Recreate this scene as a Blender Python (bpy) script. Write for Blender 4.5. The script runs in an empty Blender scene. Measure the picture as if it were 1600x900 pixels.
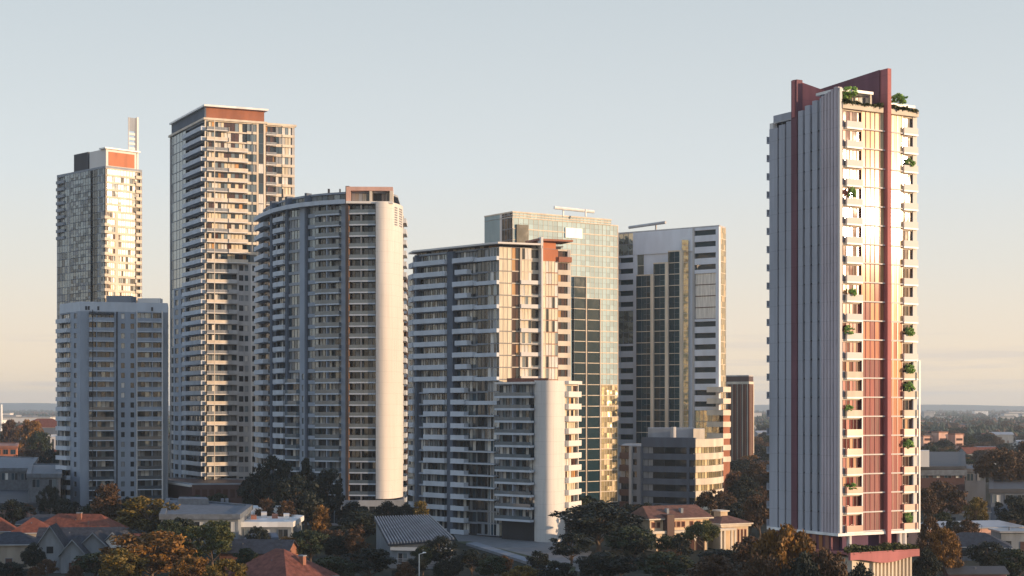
import bpy, math, random
import numpy as np
R = math.radians
rng = random.Random(7)
C = bpy.context.scene.collection
F = 2537.0; CZ = 33.0; HY = 635.0
def X(px, Y): return (px - 800.0) * Y / F
def Z(py, Y): return CZ + (HY - py) * Y / F
def pp(px, Y): return (X(px, Y), Y)
def gY(py): return CZ * F / (py - HY)

# ------------------------------------------------------------------ materials
M = {}
def newmat(name):
    m = bpy.data.materials.new(name); m.use_nodes = True
    nt = m.node_tree; nt.nodes.clear()
    out = nt.nodes.new('ShaderNodeOutputMaterial'); p = nt.nodes.new('ShaderNodeBsdfPrincipled')
    nt.links.new(p.outputs[0], out.inputs['Surface']); M[name] = m
    return m, nt, p
def mixcol(nt, fac, a, b):
    n = nt.nodes.new('ShaderNodeMix'); n.data_type = 'RGBA'
    nt.links.new(fac, n.inputs[0]); n.inputs[6].default_value = (*a, 1); n.inputs[7].default_value = (*b, 1)
    return n
def noise(nt, scale, detail=4, stretch=(1, 1, 1), src='Object'):
    tc = nt.nodes.new('ShaderNodeTexCoord'); mp = nt.nodes.new('ShaderNodeMapping')
    mp.inputs['Scale'].default_value = stretch
    n = nt.nodes.new('ShaderNodeTexNoise'); n.inputs['Scale'].default_value = scale; n.inputs['Detail'].default_value = detail
    nt.links.new(tc.outputs[src], mp.inputs[0]); nt.links.new(mp.outputs[0], n.inputs['Vector'])
    return n
def ramp(nt, fac, a=.35, b=.65):
    r = nt.nodes.new('ShaderNodeMapRange'); r.inputs[1].default_value = a; r.inputs[2].default_value = b
    nt.links.new(fac, r.inputs[0]); return r.outputs[0]
def solid(name, col, rough=.75, var=.14, scale=.35, spec=.3, stretch=(1, 1, .25), bump=0.0, metallic=0.0, island=0.0, joint=0):
    m, nt, p = newmat(name)
    n = noise(nt, scale, 6, stretch)
    a = tuple(c * (1 - var) for c in col); b = tuple(min(1, c * (1 + var)) for c in col)
    mx = mixcol(nt, ramp(nt, n.outputs[0]), a, b)
    last = mx.outputs[2]
    if island:
        g = nt.nodes.new('ShaderNodeNewGeometry')
        hs = nt.nodes.new('ShaderNodeHueSaturation'); r = nt.nodes.new('ShaderNodeMapRange')
        r.inputs[3].default_value = 1 - island; r.inputs[4].default_value = 1 + island
        nt.links.new(g.outputs['Random Per Island'], r.inputs[0]); nt.links.new(r.outputs[0], hs.inputs['Value'])
        nt.links.new(last, hs.inputs['Color']); last = hs.outputs[0]
    if joint:     # thin dark joints between storeys, rain streaks below them
        tc = nt.nodes.new('ShaderNodeTexCoord'); sp = nt.nodes.new('ShaderNodeSeparateXYZ'); nt.links.new(tc.outputs['Object'], sp.inputs[0])
        dv = nt.nodes.new('ShaderNodeMath'); dv.operation = 'MODULO'; dv.inputs[1].default_value = joint; nt.links.new(sp.outputs['Z'], dv.inputs[0])
        lt = nt.nodes.new('ShaderNodeMath'); lt.operation = 'LESS_THAN'; lt.inputs[1].default_value = .09; nt.links.new(dv.outputs[0], lt.inputs[0])
        st = noise(nt, 1.6, 5, (1, 1, .05)); sr = nt.nodes.new('ShaderNodeMapRange'); sr.inputs[1].default_value = .5; sr.inputs[2].default_value = .75; sr.inputs[4].default_value = .22; nt.links.new(st.outputs[0], sr.inputs[0])
        l2 = nt.nodes.new('ShaderNodeMath'); l2.operation = 'MULTIPLY_ADD'; l2.inputs[1].default_value = .30; nt.links.new(lt.outputs[0], l2.inputs[0]); nt.links.new(sr.outputs[0], l2.inputs[2])
        mj = nt.nodes.new('ShaderNodeMix'); mj.data_type = 'RGBA'; nt.links.new(l2.outputs[0], mj.inputs[0]); nt.links.new(last, mj.inputs[6]); mj.inputs[7].default_value = (*[c * .45 for c in col], 1); last = mj.outputs[2]
    nt.links.new(last, p.inputs['Base Color'])
    p.inputs['Roughness'].default_value = rough; p.inputs['Specular IOR Level'].default_value = spec
    p.inputs['Metallic'].default_value = metallic
    if bump:
        n2 = noise(nt, scale * 12, 4); bp = nt.nodes.new('ShaderNodeBump'); bp.inputs['Strength'].default_value = bump
        bp.inputs['Distance'].default_value = .1
        nt.links.new(n2.outputs[0], bp.inputs['Height']); nt.links.new(bp.outputs[0], p.inputs['Normal'])
    return m
def glass(name, col, rough=.06, ior=1.7, tilt=.05, var=.5, wob=.02, met=0.0):
    """reflective facade glass: every pane (mesh island) leans a hair differently and shows a different interior"""
    m, nt, p = newmat(name)
    g = nt.nodes.new('ShaderNodeNewGeometry')
    r = nt.nodes.new('ShaderNodeMapRange'); r.inputs[3].default_value = 1 - var; r.inputs[4].default_value = 1 + var
    nt.links.new(g.outputs['Random Per Island'], r.inputs[0])
    hs = nt.nodes.new('ShaderNodeHueSaturation'); hs.inputs['Color'].default_value = (*col, 1)
    nt.links.new(r.outputs[0], hs.inputs['Value']); nt.links.new(hs.outputs[0], p.inputs['Base Color'])
    wn = nt.nodes.new('ShaderNodeTexWhiteNoise'); wn.noise_dimensions = '1D'
    nt.links.new(g.outputs['Random Per Island'], wn.inputs['W'])
    n = noise(nt, .5, 2)
    def vm(op, a, b):
        v = nt.nodes.new('ShaderNodeVectorMath'); v.operation = op
        for i, q in enumerate((a, b)):
            if isinstance(q, tuple): v.inputs[i].default_value = q
            elif q is not None: nt.links.new(q, v.inputs[i])
        return v.outputs[0]
    t1 = vm('MULTIPLY', vm('SUBTRACT', wn.outputs['Color'], (.5, .5, .5)), (tilt, tilt, tilt))
    t2 = vm('MULTIPLY', vm('SUBTRACT', n.outputs['Color'], (.5, .5, .5)), (wob * 2, wob * 2, wob * 2))
    nn = vm('NORMALIZE', vm('ADD', vm('ADD', g.outputs['Normal'], t1), t2), None)
    nt.links.new(nn, p.inputs['Normal'])
    p.inputs['Roughness'].default_value = rough; p.inputs['IOR'].default_value = ior; p.inputs['Metallic'].default_value = met
    return m
def blind(name, col, var=.25, coat=.5):
    m, nt, p = newmat(name)
    g = nt.nodes.new('ShaderNodeNewGeometry'); r = nt.nodes.new('ShaderNodeMapRange')
    r.inputs[3].default_value = 1 - var; r.inputs[4].default_value = 1 + var
    nt.links.new(g.outputs['Random Per Island'], r.inputs[0])
    n = noise(nt, 6.0, 2, (1, 1, .03))      # curtain folds
    hs = nt.nodes.new('ShaderNodeHueSaturation')
    mx = mixcol(nt, ramp(nt, n.outputs[0]), tuple(c * .7 for c in col), tuple(min(1, c * 1.15) for c in col))
    nt.links.new(mx.outputs[2], hs.inputs['Color']); nt.links.new(r.outputs[0], hs.inputs['Value'])
    nt.links.new(hs.outputs[0], p.inputs['Base Color'])
    p.inputs['Roughness'].default_value = .6
    p.inputs['Coat Weight'].default_value = coat; p.inputs['Coat Roughness'].default_value = .12; p.inputs['Coat IOR'].default_value = 1.5
    return m
solid('white', (.66, .645, .62), var=.05, scale=.12); solid('cream', (.62, .55, .45)); solid('concrete', (.42, .42, .42))
solid('grey', (.20, .22, .25)); solid('midgrey', (.27, .30, .34)); solid('charcoal', (.055, .06, .07)); solid('core', (.03, .032, .036))
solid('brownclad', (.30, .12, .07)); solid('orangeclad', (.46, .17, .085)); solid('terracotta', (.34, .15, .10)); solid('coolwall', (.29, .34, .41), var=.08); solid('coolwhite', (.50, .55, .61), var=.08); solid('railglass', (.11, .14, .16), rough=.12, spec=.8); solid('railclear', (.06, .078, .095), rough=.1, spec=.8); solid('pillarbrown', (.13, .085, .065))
solid('pinkclad', (.40, .145, .145), var=.12, joint=3.12); solid('maroon', (.16, .07, .09), var=.12, joint=3.12); solid('soffit', (.10, .05, .10))
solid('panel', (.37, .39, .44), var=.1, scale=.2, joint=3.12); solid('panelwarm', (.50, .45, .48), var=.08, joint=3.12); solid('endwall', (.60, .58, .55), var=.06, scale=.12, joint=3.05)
solid('lilac', (.60, .65, .73), var=.07); solid('bronze', (.085, .045, .04), rough=.4); solid('metalroof', (.24, .26, .29), rough=.4, spec=.5)
solid('whitemetal', (.80, .80, .78), rough=.4); solid('peach', (.60, .36, .28), rough=.25, spec=.5); solid('bluegrey', (.095, .12, .16))
solid('tealclad', (.22, .34, .38), rough=.25, spec=.6); solid('wood', (.35, .14, .05))
glass('g_dark', (.025, .03, .035)); glass('g_blue', (.03, .055, .075), ior=1.6); glass('g_teal', (.013, .034, .046), ior=1.3, tilt=.02)
glass('g_pale', (.16, .20, .22), ior=2.0, met=.2, wob=.02, tilt=.03, var=.3); glass('g_brown', (.07, .035, .028), ior=1.6)
glass('g_black', (.012, .018, .022), ior=1.5, wob=.01); glass('g_champ', (.21, .34, .38), ior=1.35, met=0, var=.22, tilt=.03, wob=.015, rough=.45)
glass('g_mirror', (.35, .36, .30), ior=2.5, met=.7, tilt=.12, wob=.22, rough=.03); glass('g_gold', (.5, .42, .24), ior=2.2, met=.45, var=.3, tilt=.08, wob=.06)
glass('g_red', (.10, .02, .02), ior=1.6)
blind('b_white', (.62, .61, .57)); blind('b_cream', (.68, .60, .45), .12); blind('b_grey', (.22, .24, .26)); blind('b_amber', (.50, .27, .10))
blind('b_gold', (.66, .52, .30), .12); blind('b_ivory', (.72, .66, .50), .1); blind('b_rose', (.42, .13, .10), .3); blind('b_pinkish', (.50, .24, .18), .3)
blind('b_salmon', (.55, .28, .14), .25)
SETS = {'cool': (('g_dark', 4), ('g_blue', 3), ('b_grey', 2.5), ('b_white', 1.2), ('g_pale', 2)), 'mix': (('g_dark', 3), ('b_grey', 3), ('b_white', 2), ('g_blue', 2), ('g_pale', 2)),
        'light': (('b_white', 3), ('b_cream', 3), ('g_pale', 1), ('g_dark', 1.2)), 'pale': (('g_pale', 5), ('g_blue', 2), ('b_grey', 1.5)),
        'warm': (('b_cream', 4), ('g_brown', 2), ('b_amber', .8), ('b_white', 2), ('g_dark', 1.2), ('g_pale', 1)), 'dark': (('g_dark', 5), ('g_black', 3), ('b_grey', .6)),
        'brown': (('g_brown', 5), ('g_dark', 2), ('b_amber', .4)), 'black': (('g_black', 1),), 'champ': (('g_champ', 1),), 'teal': (('g_teal', 5), ('g_blue', 1)),
        'mirror': (('g_mirror', 1),), 'gold': (('g_gold', 5), ('b_gold', 1)), 'redint': (('g_red', 3), ('b_rose', 3), ('b_salmon', 2)),
        'k_ivory': (('b_ivory', 4), ('b_gold', 1)), 'k_gold': (('b_gold', 3), ('b_salmon', 1.2), ('b_ivory', .5)), 'k_mid': (('b_salmon', 3), ('b_pinkish', 2), ('b_gold', 1)),
        'k_rose': (('b_rose', 3), ('b_pinkish', 2), ('g_red', 1)), 'k_low': (('b_rose', 2), ('b_pinkish', 3), ('g_brown', .5))}
def pick(s):
    if s in M: return s
    t = SETS[s]; x = rng.random() * sum(w for _, w in t)
    for n, w in t:
        x -= w
        if x <= 0: return n
    return t[0][0]

# ------------------------------------------------------------------ meshes
class MB:
    def __init__(s): s.v = []; s.f = []; s.m = []; s.mats = []
    def mi(s, name):
        if name not in s.mats: s.mats.append(name)
        return s.mats.index(name)
    def quadstrip(s, rings, mat, cap=True):
        """rings: list of closed rings with the same count"""
        b = len(s.v); n = len(rings[0]); k = s.mi(mat)
        for r in rings: s.v += [tuple(p) for p in r]
        for i in range(len(rings) - 1):
            for j in range(n):
                a = b + i * n + j; c = b + i * n + (j + 1) % n
                s.f.append((a, c, c + n, a + n)); s.m.append(k)
        if cap:
            s.f.append(tuple(b + j for j in range(n))[::-1]); s.m.append(k)
            s.f.append(tuple(b + (len(rings) - 1) * n + j for j in range(n))); s.m.append(k)
    def box(s, x0, y0, z0, x1, y1, z1, mat):
        s.quadstrip([[(x0, y0, z0), (x1, y0, z0), (x1, y1, z0), (x0, y1, z0)], [(x0, y0, z1), (x1, y0, z1), (x1, y1, z1), (x0, y1, z1)]], mat)
    def prism(s, poly, z0, z1, mat):
        s.quadstrip([[(x, y, z0) for x, y in poly], [(x, y, z1) for x, y in poly]], mat)
    def face(s, pts, mat):
        b = len(s.v); s.v += [tuple(p) for p in pts]; s.f.append(tuple(range(b, b + len(pts)))); s.m.append(s.mi(mat))
    def band(s, fc, sa, sb, o0, o1, z0, z1, mat):
        if sb - sa < 1e-4: return
        ss = [sa] + [c for c in fc.cum if sa + 1e-3 < c < sb - 1e-3] + [sb]
        rings = []
        for q in ss:
            a = fc.at(q, o0); b = fc.at(q, o1)
            rings.append([(a[0], a[1], z0), (b[0], b[1], z0), (b[0], b[1], z1), (a[0], a[1], z1)])
        s.quadstrip(rings, mat)
    def tube(s, p, q, r0, r1, mat, n=6):
        p = np.array(p, float); q = np.array(q, float); d = q - p; L = np.linalg.norm(d); d = d / max(L, 1e-6)
        u = np.cross(d, (0, 0, 1)); 
        if np.linalg.norm(u) < .05: u = np.cross(d, (1, 0, 0))
        u /= np.linalg.norm(u); w = np.cross(d, u)
        s.quadstrip([[tuple(c + r * (math.cos(2 * math.pi * i / n) * u + math.sin(2 * math.pi * i / n) * w)) for i in range(n)] for c, r in ((p, r0), (q, r1))], mat)
    def build(s, name, parent=None, loc=(0, 0, 0), smooth=False):
        me = bpy.data.meshes.new(name)
        me.from_pydata([(x - loc[0], y - loc[1], z - loc[2]) for x, y, z in s.v], [], s.f)
        for n in s.mats: me.materials.append(M[n])
        me.polygons.foreach_set('material_index', s.m)
        if smooth: me.polygons.foreach_set('use_smooth', [True] * len(s.f))
        me.update()
        o = bpy.data.objects.new(name, me); C.objects.link(o)
        if parent: o.parent = parent
        return o
class Face:
    """a run of outer wall in plan, left to right as seen from outside; at(s, o) = point s metres along, o metres out"""
    def __init__(f, pts, closed=False):
        f.p = [tuple(q) for q in pts]; n = len(f.p); f.closed = closed
        seg = []
        for i in range(n - 1 + (1 if closed else 0)):
            a = f.p[i]; b = f.p[(i + 1) % n]; d = (b[0] - a[0], b[1] - a[1]); L = math.hypot(*d)
            seg.append((d[0] / L, d[1] / L, L))
        f.seg = seg; f.cum = [0]
        for q in seg: f.cum.append(f.cum[-1] + q[2])
        f.L = f.cum[-1]; f.m = []
        for i in range(n + (1 if closed else 0)):
            if closed: A = seg[(i - 1) % n]; B = seg[i % n]
            else: A = seg[max(0, i - 1)]; B = seg[min(n - 2, i)]
            nx = A[1] + B[1]; ny = -A[0] - B[0]; L = math.hypot(nx, ny); nx /= L; ny /= L
            k = 1 / max(.4, nx * B[1] - ny * B[0]); f.m.append((nx * k, ny * k))
        if closed: f.p.append(f.p[0])
    def at(f, s, o=0):
        i = 0
        while i < len(f.seg) - 1 and s > f.cum[i + 1]: i += 1
        t = (s - f.cum[i]) / f.seg[i][2]
        a, b, ma, mb = f.p[i], f.p[i + 1], f.m[i], f.m[i + 1]
        return (a[0] + (b[0] - a[0]) * t + o * (ma[0] + (mb[0] - ma[0]) * t), a[1] + (b[1] - a[1]) * t + o * (ma[1] + (mb[1] - ma[1]) * t))
    def s(f, px):
        lo, hi = 0.0, f.L; k = (px - 800) / F
        g = lambda q: (lambda P: P[0] / P[1] - k)(f.at(q))
        if g(lo) >= 0: return 0.0
        if g(hi) <= 0: return f.L
        for _ in range(40):
            mid = (lo + hi) / 2
            if g(mid) < 0: lo = mid
            else: hi = mid
        return lo
def curve(p, n=4):
    out = []
    for i in range(len(p) - 1):
        a, b, c, d = p[max(0, i - 1)], p[i], p[i + 1], p[min(len(p) - 1, i + 2)]
        for k in range(n):
            t = k / n; out.append(tuple(.5 * (2 * b[j] + (c[j] - a[j]) * t + (2 * a[j] - 5 * b[j] + 4 * c[j] - d[j]) * t * t + (-a[j] + 3 * b[j] - 3 * c[j] + d[j]) * t ** 3) for j in (0, 1)))
    return out + [p[-1]]
def inset(poly, o):
    f = Face(poly, True); return [(p[0] + m[0] * o, p[1] + m[1] * o) for p, m in zip(f.p[:-1], f.m)]

# ------------------------------------------------------------------ things
def props(o, label=None, cat=None, group=None, kind=None):
    for k, v in (('label', label), ('category', cat), ('group', group), ('kind', kind)):
        if v: o[k] = v
    return o
def empty(name, loc, label, cat, group=None, rz=0):
    o = bpy.data.objects.new(name, None); C.objects.link(o); o.location = loc; o.rotation_euler = (0, 0, rz); o.empty_display_size = .5
    return props(o, label, cat, group)
def copy_tree(o, parent=None):
    c = o.copy(); C.objects.link(c); c.parent = parent
    for ch in list(o.children): copy_tree(ch, c)
    return c
class Thing:
    def __init__(t, name, label, cat, loc, group=None):
        t.loc = loc; t.root = empty(name, loc, label, cat, group); t.parts = {}; t.wall = MB()
    def part(t, name, mb, prio=0, subs=(), label=None): t.parts.setdefault(name, []).append((prio, mb, subs, label))
    def finish(t, cap=100):
        if t.wall.f: t.part('wall', t.wall, 0)
        for name, L in t.parts.items():
            L = sorted(L, key=lambda q: -q[0])
            for pr, mb, subs, lab in L[:cap]:
                o = mb.build(name, t.root, t.loc)
                if lab: o['label'] = lab
                for sn, smb in subs: smb.build(sn, o, t.loc)
            rest = L[cap:]
            if rest:
                def merge(ms):
                    mm = MB()
                    for mb in ms:
                        b = len(mm.v); mp = [mm.mi(x) for x in mb.mats]
                        mm.v += mb.v; mm.f += [tuple(i + b for i in fa) for fa in mb.f]; mm.m += [mp[i] for i in mb.m]
                    return mm
                o = merge([q[1] for q in rest]).build(name, t.root, t.loc); o['kind'] = 'stuff'
                by = {}
                for q in rest:
                    for sn, smb in q[2]: by.setdefault(sn, []).append(smb)
                for sn, ms in by.items():
                    so = merge(ms).build(sn, o, t.loc); so['kind'] = 'stuff'
        return t.root

def mkwin(fc, sa, sb, z0, z1, n, gs, fr, o=-.3, tr=0):
    mb = MB(); w = (sb - sa) / n
    for i in range(n):
        g = pick(gs)
        if tr and z1 - z0 > 1.6:
            zt = z0 + (z1 - z0) * tr
            mb.band(fc, sa + i * w + .03, sa + (i + 1) * w - .03, o - .08, o, z0 + .04, zt - .02, pick(gs))
            mb.band(fc, sa + i * w + .03, sa + (i + 1) * w - .03, o - .08, o, zt + .02, z1 - .04, g)
        else: mb.band(fc, sa + i * w + .03, sa + (i + 1) * w - .03, o - .08, o, z0 + .04, z1 - .04, g)
    for i in range(n + 1):
        s = sa + i * w; a = max(sa, s - .05); b = min(sb, s + .05)
        mb.band(fc, a, b, o - .02, o + .07, z0, z1, fr)
    mb.band(fc, sa, sb, o - .02, o + .05, z1 - .06, z1 + .02, fr)
    return mb
def facade(T, fc, z0, fh, nf, bays, prio=0):
    W = T.wall; zt = z0 + nf * fh
    for b in bays:
        ty, pa, pb = b[0], b[1], b[2]; o = b[3] if len(b) > 3 else {}
        sa = pa if o.get('abs') else fc.s(pa); sb = pb if o.get('abs') else fc.s(pb)
        if sb - sa < .05: continue
        wm = o.get('wall', 'concrete'); gs = o.get('g', 'mix'); fr = o.get('fr', 'charcoal')
        pw = o.get('pw', 1.5); n = max(1, round((sb - sa) / pw)); D = o.get('D', 1.4); f0 = o.get('f0', 0); f1 = min(o.get('f1', nf), nf)
        if ty == 'W':
            W.band(fc, sa, sb, -.9, o.get('out', 0), z0 + f0 * fh, z0 + f1 * fh, wm); continue
        if ty == 'F':
            m = MB(); m.band(fc, sa, sb, -.9, D, z0 + f0 * fh + o.get('dz0', 0), z0 + f1 * fh + o.get('dz', 0), wm); T.part(o.get('name', 'fin'), m, 5); continue
        for k in range(f0, f1):
            z = z0 + k * fh; pr = prio + k * .01 + (sb - sa) * .05; last = (k == f1 - 1)
            gk = gs(k) if callable(gs) else gs
            if ty == 'B':
                sp = o.get('sp', .35)
                T.part('window', mkwin(fc, sa, sb, z + .12, z + fh - sp, n, gk, fr, o=-o.get('rec', .75), tr=o.get('tr', 0)), pr)
                W.band(fc, sa, sb, -.9, -.1, z + fh - sp, z + fh + .12, wm)
                step = o.get('step', 1)
                if (k - o.get('off', 0)) % step == 0:
                    a, c = sa, sb
                    if 'bal' in o:
                        bl = o['bal']; bl = bl(k) if callable(bl) else bl
                        if bl is None: continue
                        a = sa + (sb - sa) * bl[0]; c = sa + (sb - sa) * bl[1]
                    sl = MB(); bm = o.get('bm', 'white'); ba = MB(); sm = o.get('sm', bm); h = o.get('h', 1.05)
                    bm = bm(k) if callable(bm) else bm
                    sl.band(fc, a, c, -.1, D, z - o.get('st', .16), z + .12, sm)
                    ba.band(fc, a, c, D - .1, D, z + .12, z + .12 + h, bm)
                    if o.get('side', 1):
                        ba.band(fc, a, a + .1, 0, D - .1, z + .12, z + .12 + h, bm); ba.band(fc, c - .1, c, 0, D - .1, z + .12, z + .12 + h, bm)
                    if o.get('rail'): ba.band(fc, a, c, D - .12, D + .02, z + .12 + h, z + .2 + h, o['rail'])
                    T.part('balcony', sl, pr, [('balustrade', ba)])
                    for q in o.get('div', ()):          # party screens
                        s = sa + (sb - sa) * q; W.band(fc, s - .12, s + .12, -.1, D - .15, z + .12, z + fh - .16, wm)
            elif ty == 'S':
                sill = o.get('sill', .9); sp = o.get('sp', .35); out = o.get('out', 0)
                T.part('window', mkwin(fc, sa, sb, z + sill, z + fh - sp, n, gk, fr, tr=o.get('tr', 0)), pr)
                W.band(fc, sa, sb, -.9, out, z - (sp if k > f0 else 0), z + sill, wm)
                if last: W.band(fc, sa, sb, -.9, out, z + fh - sp, z + fh, wm)
            elif ty == 'P':
                sill = o.get('sill', .9); sp = o.get('sp', .55); w = o.get('w', 1.2); mid = (sa + sb) / 2 + o.get('dx', 0)
                T.part('window', mkwin(fc, mid - w / 2, mid + w / 2, z + sill, z + fh - sp, o.get('n', 1), gk, fr, o=-.22), pr)
                W.band(fc, mid - w / 2, mid + w / 2, -.9, 0, z - (sp if k > f0 else 0), z + sill, wm)
                if last: W.band(fc, mid - w / 2, mid + w / 2, -.9, 0, z + fh - sp, z + fh, wm)
                if k == f0:
                    W.band(fc, sa, mid - w / 2, -.9, 0, z, z0 + f1 * fh, wm); W.band(fc, mid + w / 2, sb, -.9, 0, z, z0 + f1 * fh, wm)
            elif ty == 'G':
                ou = o.get('out', 0); T.part(o.get('name', 'window'), mkwin(fc, sa, sb, z + .16, z + fh, n, gk, fr, o=ou - .1, tr=o.get('tr', 0)), pr)
                W.band(fc, sa, sb, -.9, ou + o.get('lp', .03), z, z + o.get('lh', .16), o.get('line', fr))
def body(T, poly, z0, z1, roof='grey', par=1.0, pm='concrete', ins=-.85, po=0.0):
    m = MB(); m.prism(inset(poly, ins), z0, z1 - .05, 'core'); T.part('core', m)
    m = MB(); m.prism(inset(poly, -.35), z1 - .05, z1 + .15, roof); T.part('roof', m)
    if par > 0:
        f = Face(poly, True); m = MB(); m.band(f, 0, f.L, -.3, po, z1, z1 + par, pm); T.part('parapet', m)
def back(T, pts, z0, z1, wall='concrete', fh=3.1):
    f = Face(pts); T.wall.band(f, 0, f.L, -.9, 0, z0, z1, wall)
    n = int((z1 - z0) / fh)
    for j in range(2):
        m = MB()
        a = f.L * (.12 + .45 * j)
        for k in range(n): m.band(f, a, a + f.L * .3, 0, .03, z0 + k * fh + 1, z0 + k * fh + 2.4, 'g_dark')
        T.part('window_strip', m)

# =============================================================== RIGHT TOWER
def tower_right():
    Yc = 262.; Xc = X(1310, Yc); dR = (math.cos(R(30)), math.sin(R(30))); dL = (-math.sin(R(30)), math.cos(R(30)))
    P = lambda a, b: (Xc + dR[0] * a + dL[0] * b, Yc + dR[1] * a + dL[1] * b)
    A, B = 17.1, 17.4
    T = Thing('apartment_tower', 'tall slim tower with pink vertical fins, standing alone at the right', 'tower', (Xc, Yc, 0))
    z0 = Z(833, Yc); zt = Z(168, Yc); nf = 22; fh = (zt - z0) / nf
    fr = Face([P(0, 0), P(A, 0)]); fl = Face([P(0, B), P(0, 0)])
    GLARE_RMP = ((0, (.20, .07, .06)), (4, (.21, .045, .04)), (7, (.28, .06, .045)), (9, (.40, .13, .06)), (12, (.54, .27, .10)), (14, (.66, .45, .22)), (17, (.74, .62, .36)), (21, (.74, .66, .44)))  # sun glare on the glass put into curtain colour, gold above, rose below
    def glare_col(k, mul=1):
        for (a, ca), (b, cb) in zip(GLARE_RMP, GLARE_RMP[1:]):
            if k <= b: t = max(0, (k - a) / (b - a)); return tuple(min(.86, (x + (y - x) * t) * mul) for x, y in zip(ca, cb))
        return GLARE_RMP[-1][1]
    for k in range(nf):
        blind('glare_curtain_a%d' % k, glare_col(k), .2, .08); blind('glare_curtain_b%d' % k, glare_col(max(0, k - 4), .85), .2, .08); blind('glare_curtain_c%d' % k, glare_col(min(21, k + 4), 1.05), .2, .08)
        SETS['kc%d' % k] = (('glare_curtain_a%d' % k, 4), ('glare_curtain_b%d' % k, 1.6)); SETS['kd%d' % k] = (('glare_curtain_c%d' % k, 4), ('glare_curtain_a%d' % k, 1.5))
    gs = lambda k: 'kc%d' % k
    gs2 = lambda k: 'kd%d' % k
    def gs_(k): return 'k_low' if k < 5 else 'k_rose' if k < 9 else 'k_mid' if k < 12 else 'k_gold' if k < 16 else 'k_ivory'
    def gs2_(k): return 'k_low' if k < 4 else 'k_mid' if k < 9 else 'k_gold' if k < 13 else 'k_ivory'
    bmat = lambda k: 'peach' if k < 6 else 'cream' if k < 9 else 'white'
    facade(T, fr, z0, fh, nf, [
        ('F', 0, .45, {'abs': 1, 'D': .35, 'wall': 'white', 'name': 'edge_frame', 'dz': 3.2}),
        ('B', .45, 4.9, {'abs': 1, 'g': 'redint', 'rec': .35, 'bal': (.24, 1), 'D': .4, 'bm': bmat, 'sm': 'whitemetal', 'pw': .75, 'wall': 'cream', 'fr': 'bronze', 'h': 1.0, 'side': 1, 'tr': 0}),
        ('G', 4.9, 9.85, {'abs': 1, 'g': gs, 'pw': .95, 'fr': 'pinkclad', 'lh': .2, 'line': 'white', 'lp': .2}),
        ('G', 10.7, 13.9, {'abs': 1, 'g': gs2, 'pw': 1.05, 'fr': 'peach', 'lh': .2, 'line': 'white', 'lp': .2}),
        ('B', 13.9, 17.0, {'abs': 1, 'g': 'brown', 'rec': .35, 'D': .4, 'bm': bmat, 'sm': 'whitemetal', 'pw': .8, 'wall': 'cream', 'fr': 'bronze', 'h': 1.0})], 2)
    for k in range(nf):      # storage screen at the corner side of every balcony
        m = MB(); z = z0 + k * fh; m.band(fr, .55, 1.5, -.6, -.2, z + .12, z + 1.25, 'grey'); T.part('balcony_screen', m, k * .01)
    # main pink fin on the right face, running back through the roof
    zf = Z(110, 268); m = MB(); f = Face([P(9.85, 0), P(10.65, 0)]); m.band(f, 0, f.L, -.9, .8, 4.5, zf, 'pinkclad'); T.part('fin', m, 5)
    m = MB()
    q0, q1, q2, q3 = P(9.6, .9), P(10.3, .9), P(10.3, B + .1), P(9.6, B + .1)
    m.quadstrip([[(q[0], q[1], zt) for q in (q0, q1, q2, q3)], [(q0[0], q0[1], zf), (q1[0], q1[1], zf), (q2[0], q2[1], Z(143, 282)), (q3[0], q3[1], Z(143, 282))]], 'maroon'); T.part('roof_blade', m, 5)  # darker copy of the pink cladding: shade put into the blade's colour
    # left face: ribbed panels with dark slots
    tt = lambda px: B - (Xc - Yc * (px - 800) / F) / (.5 + .866 * (px - 800) / F)
    zl = zt + .6
    def rib(pa, pb, mat, out=.18, top=0, name='wall_panel'):
        m = MB(); m.band(fl, max(0, tt(pa)), tt(pb), -.9, out, z0 - .3, zl + top, mat); T.part(name, m, 3)
    for pa, pb, top in ((1203.5, 1216, -1.6), (1218.5, 1227.5, -1.3), (1230, 1237.5, -1.0), (1248.5, 1255.5, .3), (1259, 1266.5, .9), (1270.5, 1278, 1.4), (1282, 1284, 1.6)):
        rib(pa, pb, 'panel', .2, top)
    for i in range(5):
        a = 1285 + i * 4.9; rib(a, a + 3.3, 'panelwarm', .25, 1.8 + i * .25); rib(a + 3.3, a + 4.9, 'panelwarm', .02, 1.8 + i * .25)
    for pa, pb in ((1216, 1218.5), (1227.5, 1230), (1255.5, 1259), (1266.5, 1270.5), (1278, 1282)):
        for k in range(nf):
            m = MB(); z = z0 + k * fh
            m.band(fl, tt(pa), tt(pb), -.75, -.7, z + .25, z + fh, 'g_black'); m.band(fl, tt(pa), tt(pb), -.75, -.05, z, z + .22, 'charcoal'); T.part('slot_window', m, k * .01 + pa * .01 - 12)
    ta, tb = tt(1238), tt(1248)
    m = MB(); m.band(fl, ta + .12, tb - .1, -.9, .35, 3, Z(127, 272), 'maroon'); T.part('fin', m, 5)  # fin's shaded tone put into its colour, darker than the pink cladding
    tc = B - (ta + tb) / 2
    m = MB(); m.quadstrip([[(*P(-.5, tc - .35), z) for z in (zt,)] + [(*P(16.4, tc - .35), zt), (*P(16.4, tc + .35), zt), (*P(-.5, tc + .35), zt)],
        [(*P(-.5, tc - .35), Z(127, 272)), (*P(16.4, tc - .35), zt + 3.2), (*P(16.4, tc + .35), zt + 3.2), (*P(-.5, tc + .35), Z(127, 272))]], 'pinkclad'); T.part('roof_blade', m, 5)
    m = MB(); m.prism([P(.4, tc + .5), P(9.4, tc + .5), P(9.4, B - .5), P(.4, B - .5)], zt, zt + 1.3, 'panel'); T.part('roof_plant', m)
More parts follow.
